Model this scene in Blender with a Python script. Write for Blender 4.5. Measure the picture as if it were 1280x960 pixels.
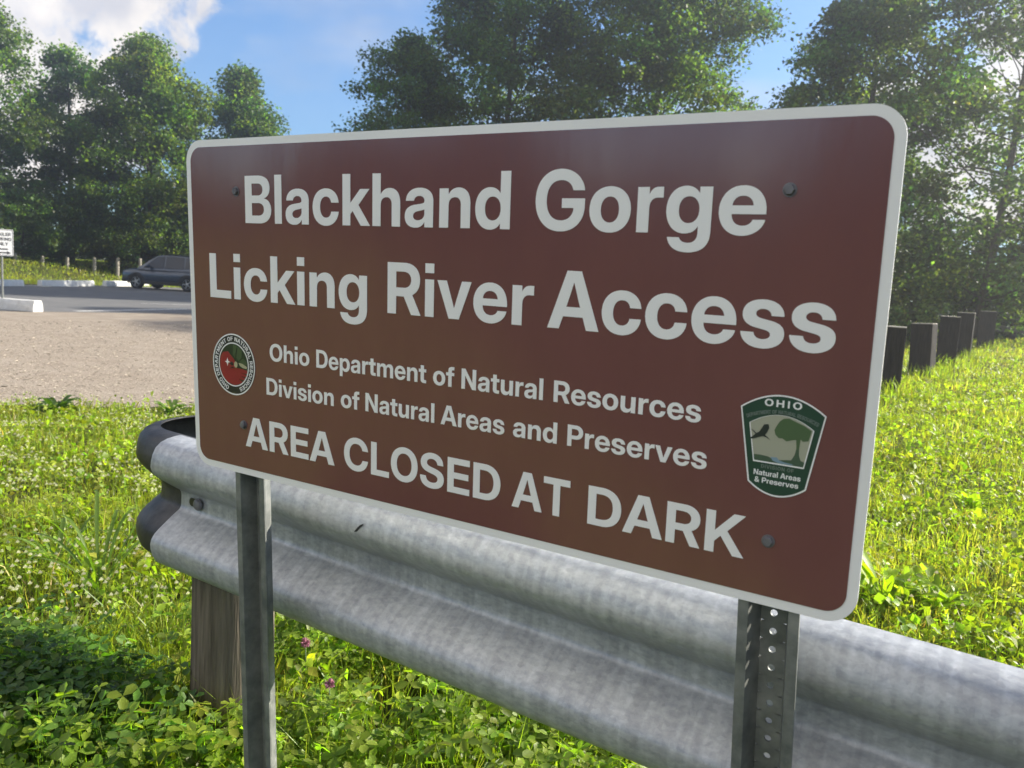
import bpy, bmesh, math, random
import numpy as np
from mathutils import Vector, Matrix, Euler

rad = math.radians
scene = bpy.context.scene
for _o in list(bpy.data.objects):
    bpy.data.objects.remove(_o)
COL = scene.collection

# ------------------------------------------------------------------ camera, sky, sun, exposure
CAM = np.array([1.35879803, -1.04879922, 1.20020155])
CAMR = np.array([[0.84674728, 0.52880456, 0.05817894],      # right
                 [0.11601787, -0.07682397, -0.99027165],    # down
                 [-0.51919062, 0.84525962, -0.12640127]])   # forward
cam_data = bpy.data.cameras.new('camera')
cam = bpy.data.objects.new('camera', cam_data)
COL.objects.link(cam)
cam_data.sensor_width = 36.0
cam_data.lens = 1045.0 / 1280.0 * 36.0
cam_data.clip_start = 0.02
cam_data.clip_end = 3000.0
_m = Matrix(((CAMR[0][0], -CAMR[1][0], -CAMR[2][0], CAM[0]),
             (CAMR[0][1], -CAMR[1][1], -CAMR[2][1], CAM[1]),
             (CAMR[0][2], -CAMR[1][2], -CAMR[2][2], CAM[2]),
             (0, 0, 0, 1)))
cam.matrix_world = _m
cam_data.dof.use_dof = True
cam_data.dof.focus_distance = 1.75
cam_data.dof.aperture_fstop = 9.0
scene.camera = cam

SUN_AZ, SUN_EL = 40.0, 28.0          # azimuth from +Y towards +X
sun_dir = Vector((math.sin(rad(SUN_AZ)) * math.cos(rad(SUN_EL)),
                  math.cos(rad(SUN_AZ)) * math.cos(rad(SUN_EL)), math.sin(rad(SUN_EL))))
sun_data = bpy.data.lights.new('sun', 'SUN')
sun_data.energy = 5.0
sun_data.angle = rad(0.53)
sun_data.color = (1.0, 0.93, 0.80)
sun = bpy.data.objects.new('sun', sun_data)
COL.objects.link(sun)
sun.rotation_euler = sun_dir.to_track_quat('Z', 'Y').to_euler()
sun.location = (20, 25, 30)

scene.view_settings.view_transform = 'Standard'
scene.view_settings.look = 'None'
scene.view_settings.gamma = 1.0
scene.view_settings.use_curve_mapping = False
scene.view_settings.exposure = 1.46

world = bpy.data.worlds.new('World')
scene.world = world
world.use_nodes = True
wn, wl = world.node_tree.nodes, world.node_tree.links
wn.clear()
def wnode(t, **kw):
    n = wn.new(t)
    for k, v in kw.items():
        setattr(n, k, v)
    return n
w_out = wnode('ShaderNodeOutputWorld')
w_bg = wnode('ShaderNodeBackground')
w_bg.inputs['Strength'].default_value = 0.09
sky = wnode('ShaderNodeTexSky', sky_type='NISHITA')
sky.sun_disc = False
sky.sun_elevation = rad(SUN_EL)
sky.sun_rotation = rad(SUN_AZ)
sky.air_density = 1.0
sky.dust_density = 0.05
sky.ozone_density = 5.0
w_tc = wnode('ShaderNodeTexCoord')

def px_dir(u, v):
    d = CAMR.T @ np.array([(u - 640) / 1045.0, (v - 480) / 1045.0, 1.0])
    return d / np.linalg.norm(d)

# clouds of the sky: a few banks given by their directions, broken up by noise
banks = [((60, 0), 5.6), ((165, -15), 5.2), ((212, 40), 2.4), ((-60, 30), 7.0), ((40, 70), 2.8),
         ((1230, 220), 5.5), ((1130, 150), 4.0), ((1330, 120), 7.0), ((130, 120), 5.0), ((40, 180), 5.0)]
banks = [(px_dir(u, v), r) for (u, v), r in banks]
# unseen cloud banks added behind the camera to whiten and lift the fill light
for az, el, r in ((170, 38, 40), (215, 45, 36), (130, 42, 30), (250, 36, 26)):
    banks.append((np.array([math.sin(rad(az)) * math.cos(rad(el)), math.cos(rad(az)) * math.cos(rad(el)), math.sin(rad(el))]), r))
mask = None
for d, r in banks:
    dot = wnode('ShaderNodeVectorMath', operation='DOT_PRODUCT')
    wl.new(w_tc.outputs['Generated'], dot.inputs[0])
    dot.inputs[1].default_value = tuple(d)
    mr = wnode('ShaderNodeMapRange', interpolation_type='SMOOTHSTEP')
    mr.inputs['From Min'].default_value = math.cos(rad(r * 1.25))
    mr.inputs['From Max'].default_value = math.cos(rad(r * 0.25))
    wl.new(dot.outputs['Value'], mr.inputs['Value'])
    if mask is None:
        mask = mr.outputs[0]
    else:
        mx = wnode('ShaderNodeMath', operation='MAXIMUM')
        wl.new(mask, mx.inputs[0])
        wl.new(mr.outputs[0], mx.inputs[1])
        mask = mx.outputs[0]
nz = wnode('ShaderNodeTexNoise')
nz.inputs['Scale'].default_value = 13.0
nz.inputs['Detail'].default_value = 9.0
nz.inputs['Roughness'].default_value = 0.64
nz.inputs['Distortion'].default_value = 0.35
wl.new(w_tc.outputs['Generated'], nz.inputs['Vector'])
ad = wnode('ShaderNodeMath', operation='MULTIPLY_ADD')
wl.new(mask, ad.inputs[0])
ad.inputs[1].default_value = 0.50
wl.new(nz.outputs['Fac'], ad.inputs[2])
dens = wnode('ShaderNodeMapRange', interpolation_type='SMOOTHSTEP')
dens.inputs['From Min'].default_value = 0.78
dens.inputs['From Max'].default_value = 0.95
wl.new(ad.outputs[0], dens.inputs['Value'])
# thin wisps of cirrus
mp = wnode('ShaderNodeMapping')
mp.inputs['Scale'].default_value = (1.2, 5.0, 9.0)
mp.inputs['Rotation'].default_value = (0.2, 0.35, 0.5)
wl.new(w_tc.outputs['Generated'], mp.inputs['Vector'])
nw = wnode('ShaderNodeTexNoise')
nw.inputs['Scale'].default_value = 1.6
nw.inputs['Detail'].default_value = 6.0
wl.new(mp.outputs[0], nw.inputs['Vector'])
wisp = wnode('ShaderNodeMapRange')
wisp.inputs['From Min'].default_value = 0.50
wisp.inputs['From Max'].default_value = 0.85
wisp.inputs['To Max'].default_value = 0.5
wl.new(nw.outputs['Fac'], wisp.inputs['Value'])
tot = wnode('ShaderNodeMath', operation='MAXIMUM')
wl.new(dens.outputs[0], tot.inputs[0])
wl.new(wisp.outputs[0], tot.inputs[1])
nc = wnode('ShaderNodeTexNoise')
nc.inputs['Scale'].default_value = 17.0
nc.inputs['Detail'].default_value = 5.0
wl.new(w_tc.outputs['Generated'], nc.inputs['Vector'])
cr = wnode('ShaderNodeValToRGB')
cr.color_ramp.elements[0].position = 0.36
cr.color_ramp.elements[0].color = (2.55, 2.5, 2.65, 1)
cr.color_ramp.elements[1].position = 0.60
cr.color_ramp.elements[1].color = (4.0, 3.7, 3.4, 1)
wl.new(nc.outputs['Fac'], cr.inputs['Fac'])
mixc = wnode('ShaderNodeMix', data_type='RGBA')
wl.new(tot.outputs[0], mixc.inputs['Factor'])
deep = wnode('ShaderNodeMix', data_type='RGBA', blend_type='MULTIPLY')
deep.inputs['Factor'].default_value = 1.0
wl.new(sky.outputs[0], deep.inputs[6])
deep.inputs[7].default_value = (0.60, 0.74, 0.84, 1)
wl.new(deep.outputs[2], mixc.inputs[6])
# gain towards the side opposite the sun brightens the added fill clouds
dsun = wnode('ShaderNodeVectorMath', operation='DOT_PRODUCT')
wl.new(w_tc.outputs['Generated'], dsun.inputs[0])
dsun.inputs[1].default_value = tuple(sun_dir)
gsun = wnode('ShaderNodeMapRange', interpolation_type='SMOOTHSTEP')
gsun.inputs['From Min'].default_value = -0.7
gsun.inputs['From Max'].default_value = 0.35
gsun.inputs['To Min'].default_value = 2.3
gsun.inputs['To Max'].default_value = 1.0
wl.new(dsun.outputs['Value'], gsun.inputs['Value'])
cgain = wnode('ShaderNodeVectorMath', operation='SCALE')
wl.new(cr.outputs[0], cgain.inputs[0])
wl.new(gsun.outputs[0], cgain.inputs['Scale'])
wl.new(cgain.outputs[0], mixc.inputs[7])
wl.new(mixc.outputs[2], w_bg.inputs['Color'])
wl.new(w_bg.outputs[0], w_out.inputs['Surface'])

# ------------------------------------------------------------------ materials
def mat(name, base, rough=0.6, metallic=0.0, spec=0.5, var=None, scale=6.0, detail=5.0,
        bump=0.0, bump_scale=40.0, bump_dist=0.01, rough_var=0.0, stretch=None, coat=0.0):
    m = bpy.data.materials.new(name)
    m.use_nodes = True
    nt = m.node_tree
    b = nt.nodes['Principled BSDF']
    b.inputs['Base Color'].default_value = (*base, 1)
    b.inputs['Roughness'].default_value = rough
    b.inputs['Metallic'].default_value = metallic
    b.inputs['Specular IOR Level'].default_value = spec
    b.inputs['Coat Weight'].default_value = coat
    tc = nt.nodes.new('ShaderNodeTexCoord')
    vec = tc.outputs['Object']
    if stretch:
        mp_ = nt.nodes.new('ShaderNodeMapping')
        mp_.inputs['Scale'].default_value = stretch
        nt.links.new(vec, mp_.inputs['Vector'])
        vec = mp_.outputs[0]
    if var is not None:
        n = nt.nodes.new('ShaderNodeTexNoise')
        n.inputs['Scale'].default_value = scale
        n.inputs['Detail'].default_value = detail
        n.inputs['Roughness'].default_value = 0.62
        nt.links.new(vec, n.inputs['Vector'])
        r = nt.nodes.new('ShaderNodeValToRGB')
        r.color_ramp.elements[0].position = 0.32
        r.color_ramp.elements[1].position = 0.70
        r.color_ramp.elements[0].color = (*base, 1)
        r.color_ramp.elements[1].color = (*var, 1)
        nt.links.new(n.outputs['Fac'], r.inputs['Fac'])
        nt.links.new(r.outputs['Color'], b.inputs['Base Color'])
        if rough_var:
            mr_ = nt.nodes.new('ShaderNodeMapRange')
            mr_.inputs['To Min'].default_value = rough - rough_var
            mr_.inputs['To Max'].default_value = rough + rough_var
            nt.links.new(n.outputs['Fac'], mr_.inputs['Value'])
            nt.links.new(mr_.outputs[0], b.inputs['Roughness'])
    if bump:
        n2 = nt.nodes.new('ShaderNodeTexNoise')
        n2.inputs['Scale'].default_value = bump_scale
        n2.inputs['Detail'].default_value = 6.0
        nt.links.new(vec, n2.inputs['Vector'])
        bp = nt.nodes.new('ShaderNodeBump')
        bp.inputs['Strength'].default_value = bump
        bp.inputs['Distance'].default_value = bump_dist
        nt.links.new(n2.outputs['Fac'], bp.inputs['Height'])
        nt.links.new(bp.outputs[0], b.inputs['Normal'])
    return m

def leaf_mat(name, transl=0.45, tint=(1.0, 1.25, 0.35), rough=0.45, spec=0.35, gain=1.6):
    """leaf surface: colour from the 'col' attribute, light shines through it"""
    m = bpy.data.materials.new(name)
    m.use_nodes = True
    nt = m.node_tree
    b = nt.nodes['Principled BSDF']
    out = nt.nodes['Material Output']
    at = nt.nodes.new('ShaderNodeAttribute')
    at.attribute_name = 'col'
    nt.links.new(at.outputs['Color'], b.inputs['Base Color'])
    b.inputs['Roughness'].default_value = rough
    b.inputs['Specular IOR Level'].default_value = spec
    tr = nt.nodes.new('ShaderNodeBsdfTranslucent')
    mu = nt.nodes.new('ShaderNodeMix')
    mu.data_type = 'RGBA'
    mu.blend_type = 'MULTIPLY'
    mu.inputs['Factor'].default_value = 1.0
    nt.links.new(at.outputs['Color'], mu.inputs[6])
    mu.inputs[7].default_value = (tint[0] * gain, tint[1] * gain, tint[2] * gain, 1)
    nt.links.new(mu.outputs[2], tr.inputs['Color'])
    ms = nt.nodes.new('ShaderNodeMixShader')
    ms.inputs[0].default_value = transl
    nt.links.new(b.outputs[0], ms.inputs[1])
    nt.links.new(tr.outputs[0], ms.inputs[2])
    nt.links.new(ms.outputs[0], out.inputs['Surface'])
    return m

# ------------------------------------------------------------------ mesh helpers
class MB:
    def __init__(self):
        self.v, self.f = [], []
    def add(self, verts, faces):
        o = len(self.v)
        self.v.extend([tuple(map(float, p)) for p in verts])
        self.f.extend([tuple(i + o for i in fc) for fc in faces])
        return self
    def box(self, x0, x1, y0, y1, z0, z1, M=None):
        vs = [(x, y, z) for z in (z0, z1) for y in (y0, y1) for x in (x0, x1)]
        if M is not None:
            vs = [tuple(M @ Vector(p)) for p in vs]
        return self.add(vs, [(0, 2, 3, 1), (4, 5, 7, 6), (0, 1, 5, 4), (2, 6, 7, 3), (0, 4, 6, 2), (1, 3, 7, 5)])
    def loft(self, rings, closed=True, cap=True):
        n = len(rings[0])
        vs = [p for r in rings for p in r]
        fs = []
        m = n if closed else n - 1
        for i in range(len(rings) - 1):
            for j in range(m):
                a, b = i * n + j, i * n + (j + 1) % n
                fs.append((a, b, b + n, a + n))
        if cap and closed:
            fs.append(tuple(range(n - 1, -1, -1)))
            fs.append(tuple((len(rings) - 1) * n + j for j in range(n)))
        return self.add(vs, fs)
    def tube(self, pts, radii, sides=8, cap=True):
        pts = [Vector(p) for p in pts]
        rings = []
        up = Vector((0.13, 0.21, 0.97))
        for i, p in enumerate(pts):
            t = (pts[min(i + 1, len(pts) - 1)] - pts[max(i - 1, 0)]).normalized()
            a = t.cross(up)
            if a.length < 1e-3:
                a = t.cross(Vector((1, 0, 0)))
            a.normalize()
            b = t.cross(a)
            r = radii[i] if hasattr(radii, '__len__') else radii
            rings.append([p + (a * math.cos(2 * math.pi * k / sides) + b * math.sin(2 * math.pi * k / sides)) * r for k in range(sides)])
        return self.loft(rings, True, cap)
    def lathe(self, prof, M=None, sides=20):
        """profile of (r, h) turned round local z; closed at both ends"""
        rings = []
        for r, h in prof:
            ring = [Vector((r * math.cos(2 * math.pi * k / sides), r * math.sin(2 * math.pi * k / sides), h)) for k in range(sides)]
            rings.append([M @ p for p in ring] if M is not None else ring)
        return self.loft(rings)
    def prism(self, poly, h0, h1, M=None):
        n = len(poly)
        vs = [Vector((x, y, h0)) for x, y in poly] + [Vector((x, y, h1)) for x, y in poly]
        if M is not None:
            vs = [M @ p for p in vs]
        fs = [tuple(range(n - 1, -1, -1)), tuple(range(n, 2 * n))]
        fs += [(j, (j + 1) % n, n + (j + 1) % n, n + j) for j in range(n)]
        return self.add(vs, fs)

def link(name, me, m, parent=None, smooth=False, bevel=0.0, autosmooth=None):
    if m is not None:
        me.materials.append(m)
    o = bpy.data.objects.new(name, me)
    COL.objects.link(o)
    if parent is not None:
        o.parent = parent
    if smooth:
        me.polygons.foreach_set('use_smooth', [True] * len(me.polygons))
    if bevel:
        b = o.modifiers.new('bevel', 'BEVEL')
        b.width = bevel
        b.segments = 2
        b.limit_method = 'ANGLE'
        b.angle_limit = rad(35)
    if autosmooth:
        me.polygons.foreach_set('use_smooth', [True] * len(me.polygons))
        try:
            me.set_sharp_from_angle(angle=rad(autosmooth))
        except Exception:
            pass
    return o

def obj(name, mb, m, parent=None, origin=None, **kw):
    """one mesh object; vertices are given in world space and stored relative to origin (or the parent)"""
    if origin is None:
        origin = tuple(parent['_o']) if (parent is not None and '_o' in parent) else (0, 0, 0)
        child = parent is not None
    else:
        child = False
    me = bpy.data.meshes.new(name)
    vs = [(p[0] - origin[0], p[1] - origin[1], p[2] - origin[2]) for p in mb.v]
    me.from_pydata(vs, [], mb.f)
    bm = bmesh.new()
    bm.from_mesh(me)
    bmesh.ops.recalc_face_normals(bm, faces=bm.faces)
    bm.to_mesh(me)
    bm.free()
    o = link(name, me, m, parent, **kw)
    if not child:
        o.location = origin
        o['_o'] = list(map(float, origin))
    else:
        o['_o'] = list(map(float, origin))
    return o

def tag(o, label, cat, group=None, kind=None):
    if label:
        o['label'] = label
    if cat:
        o['category'] = cat
    if group:
        o['group'] = group
    if kind:
        o['kind'] = kind
    return o

def thing(name, label, cat, loc=(0, 0, 0), rz=0.0, group=None):
    o = bpy.data.objects.new(name, None)
    o.empty_display_size = 0.2
    COL.objects.link(o)
    o.location = loc
    o.rotation_euler = (0, 0, rz)
    o['_o'] = [0.0, 0.0, 0.0] if rz else list(map(float, loc))
    return tag(o, label, cat, group)

def structure(o):
    o['kind'] = 'structure'
    return o

def np_mesh(name, V, quads=None, tris=None, col=None):
    me = bpy.data.meshes.new(name)
    V = np.asarray(V, np.float32)
    nq = 0 if quads is None else len(quads)
    nt_ = 0 if tris is None else len(tris)
    loops = []
    if nq:
        loops.append(np.asarray(quads, np.int32).ravel())
    if nt_:
        loops.append(np.asarray(tris, np.int32).ravel())
    loops = np.concatenate(loops)
    me.vertices.add(len(V))
    me.vertices.foreach_set('co', V.ravel())
    me.loops.add(len(loops))
    me.loops.foreach_set('vertex_index', loops)
    me.polygons.add(nq + nt_)
    starts = np.concatenate([np.arange(nq) * 4, nq * 4 + np.arange(nt_) * 3]).astype(np.int32)
    me.polygons.foreach_set('loop_start', starts)
    me.update(calc_edges=True)
    if col is not None:
        a = me.color_attributes.new('col', 'FLOAT_COLOR', 'POINT')
        c = np.ones((len(V), 4), np.float32)
        c[:, :3] = col
        a.data.foreach_set('color', c.ravel())
    return me

def dup(root, loc, rz=0.0):
    """copy of a thing with its parts and sub-parts"""
    r = root.copy()
    COL.objects.link(r)
    r.location = loc
    r.rotation_euler = (0, 0, rz)
    for ch in list(root.children):
        c = ch.copy()
        COL.objects.link(c)
        c.parent = r
        for g in list(ch.children):
            d = g.copy()
            COL.objects.link(d)
            d.parent = c
    return r

# ------------------------------------------------------------------ terrain
EDGE = np.array([(-40, -22), (-24, -8), (-16, -3), (-10.2, 0.9), (-7.24, 3.31), (-6.03, 4.53), (-4.6, 7), (-3.8, 10), (-3.6, 16), (-4.0, 27.5)], float)
def edge_dist(x, y):
    """signed distance to the border of the car park, positive on the car park"""
    x = np.asarray(x, float); y = np.asarray(y, float)
    best = np.full(x.shape, 1e9); sg = np.ones(x.shape)
    for (ax, ay), (bx, by) in zip(EDGE[:-1], EDGE[1:]):
        dx, dy = bx - ax, by - ay
        t = np.clip(((x - ax) * dx + (y - ay) * dy) / (dx * dx + dy * dy), 0, 1)
        qx, qy = x - (ax + t * dx), y - (ay + t * dy)
        d = np.hypot(qx, qy)
        s = np.where(dx * (y - ay) - dy * (x - ax) > 0, 1.0, -1.0)
        m = d < best
        best = np.where(m, d, best); sg = np.where(m, s, sg)
    return best * sg

def smooth(a, b, x):
    t = np.clip((np.asarray(x, float) - a) / (b - a), 0, 1)
    return t * t * (3 - 2 * t)

def zg(x, y):
    x = np.asarray(x, float); y = np.asarray(y, float)
    s = edge_dist(x, y)
    z = -0.4 * smooth(-6.0, 1.5, s)
    bank = smooth(-38.4, -45.5, x + 0.3 * (y - 22)) * 0.95
    z = z + bank
    near = 1 - smooth(-1.0, 0.5, s)
    z = z + near * 0.035 * (np.sin(x * 1.9 + 0.7 * y) * np.cos(y * 1.3 - 0.4 * x)) * smooth(0.5, 4, np.hypot(x - .6, y - .1))
    return z
# ------------------------------------------------------------------ ground, car park
M_soil = mat('lawn_soil', (0.030, 0.036, 0.012), 0.95, var=(0.075, 0.080, 0.024), scale=1.7, bump=0.5, bump_scale=30, bump_dist=0.03, spec=0.1)
M_gravel = mat('gravel', (0.255, 0.21, 0.165), 0.95, var=(0.345, 0.295, 0.24), scale=2.2, detail=9, bump=0.9, bump_scale=38, bump_dist=0.03, spec=0.15)
M_asphalt = mat('asphalt', (0.115, 0.115, 0.117), 0.85, var=(0.17, 0.167, 0.163), scale=1.3, detail=8, bump=0.4, bump_scale=60, spec=0.3)
M_white_paint = mat('road_paint', (0.50, 0.49, 0.46), 0.8, var=(0.72, 0.71, 0.68), scale=9)

def spaced(lo, hi, c, n):
    a = np.sinh(np.linspace(-1, 1, n) * 3.6)
    a = a / a.max()
    return np.where(a < 0, c + a * (c - lo), c + a * (hi - c))

gx = spaced(-420, 420, -6, 190)
gy = spaced(-320, 480, 6, 190)
GX, GY = np.meshgrid(gx, gy)
s_ = edge_dist(GX, GY)
GZ = zg(GX, GY) - 0.14 * smooth(0.25, 1.2, s_)
n1, n0 = GX.shape
idx = np.arange(n0 * n1).reshape(n1, n0)
quads = np.stack([idx[:-1, :-1], idx[:-1, 1:], idx[1:, 1:], idx[1:, :-1]], -1).reshape(-1, 4)
g = link('ground', np_mesh('ground', np.stack([GX, GY, GZ], -1).reshape(-1, 3), quads), M_soil, smooth=True)
structure(g)

def strip(name, A, B, n, m, dz, material, wob=0.0):
    """sheet between two polylines of equal length, following the terrain"""
    def res(P, n):
        P = np.asarray(P, float)
        d = np.r_[0, np.cumsum(np.hypot(*np.diff(P, axis=0).T))]
        t = np.linspace(0, d[-1], n)
        return np.stack([np.interp(t, d, P[:, 0]), np.interp(t, d, P[:, 1])], 1)
    a, b = res(A, n), res(B, n)
    k = np.linspace(0, 1, m)[:, None, None]
    P = a[None] * (1 - k) + b[None] * k
    if wob:
        r = np.random.RandomState(5)
        P[0] += r.normal(0, wob, P[0].shape)
    z = zg(P[..., 0], P[..., 1]) + dz
    V = np.concatenate([P, z[..., None]], -1).reshape(-1, 3)
    ii = np.arange(n * m).reshape(m, n)
    q = np.stack([ii[:-1, :-1], ii[:-1, 1:], ii[1:, 1:], ii[1:, :-1]], -1).reshape(-1, 4)
    return structure(link(name, np_mesh(name, V, q), material, smooth=True))

E_ = EDGE[1:]
BND = [(-29.5, -13), (-26.4, -4.5), (-23.2, 2.5), (-20.43, 10.94), (-19.4, 14.75), (-17.5, 21), (-16.2, 27.5)]
STOPL = [(-36.0, -14), (-36.2, 0), (-36.4, 12), (-36.6, 19.0), (-38.0, 22.8), (-39.4, 26), (-40, 28)]
strip('gravel_lot', E_, BND, 160, 60, 0.006, M_gravel, 0.10)
strip('asphalt_lot', BND, STOPL, 90, 60, 0.010, M_asphalt)

def flat_strip(name, pts, w, dz, material):
    P = np.array(pts, float)
    d = (P[-1] - P[0]) / np.linalg.norm(P[-1] - P[0])
    nrm = np.array([-d[1], d[0]]) * w / 2
    return strip(name, P + nrm, P - nrm, 12, 2, dz, material)
flat_strip('painted_line', [(-20.5, 11.9), (-21.3, 16.0)], 0.22, 0.016, M_white_paint)
flat_strip('painted_line', [(-22.6, 17.6), (-22.2, 19.6)], 0.14, 0.016, M_white_paint)
flat_strip('painted_line', [(-23.9, 16.2), (-23.3, 17.8)], 0.12, 0.016, M_white_paint)
flat_strip('painted_line', [(-35.75, 12), (-35.95, 21.2)], 0.30, 0.016, M_white_paint)

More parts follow.
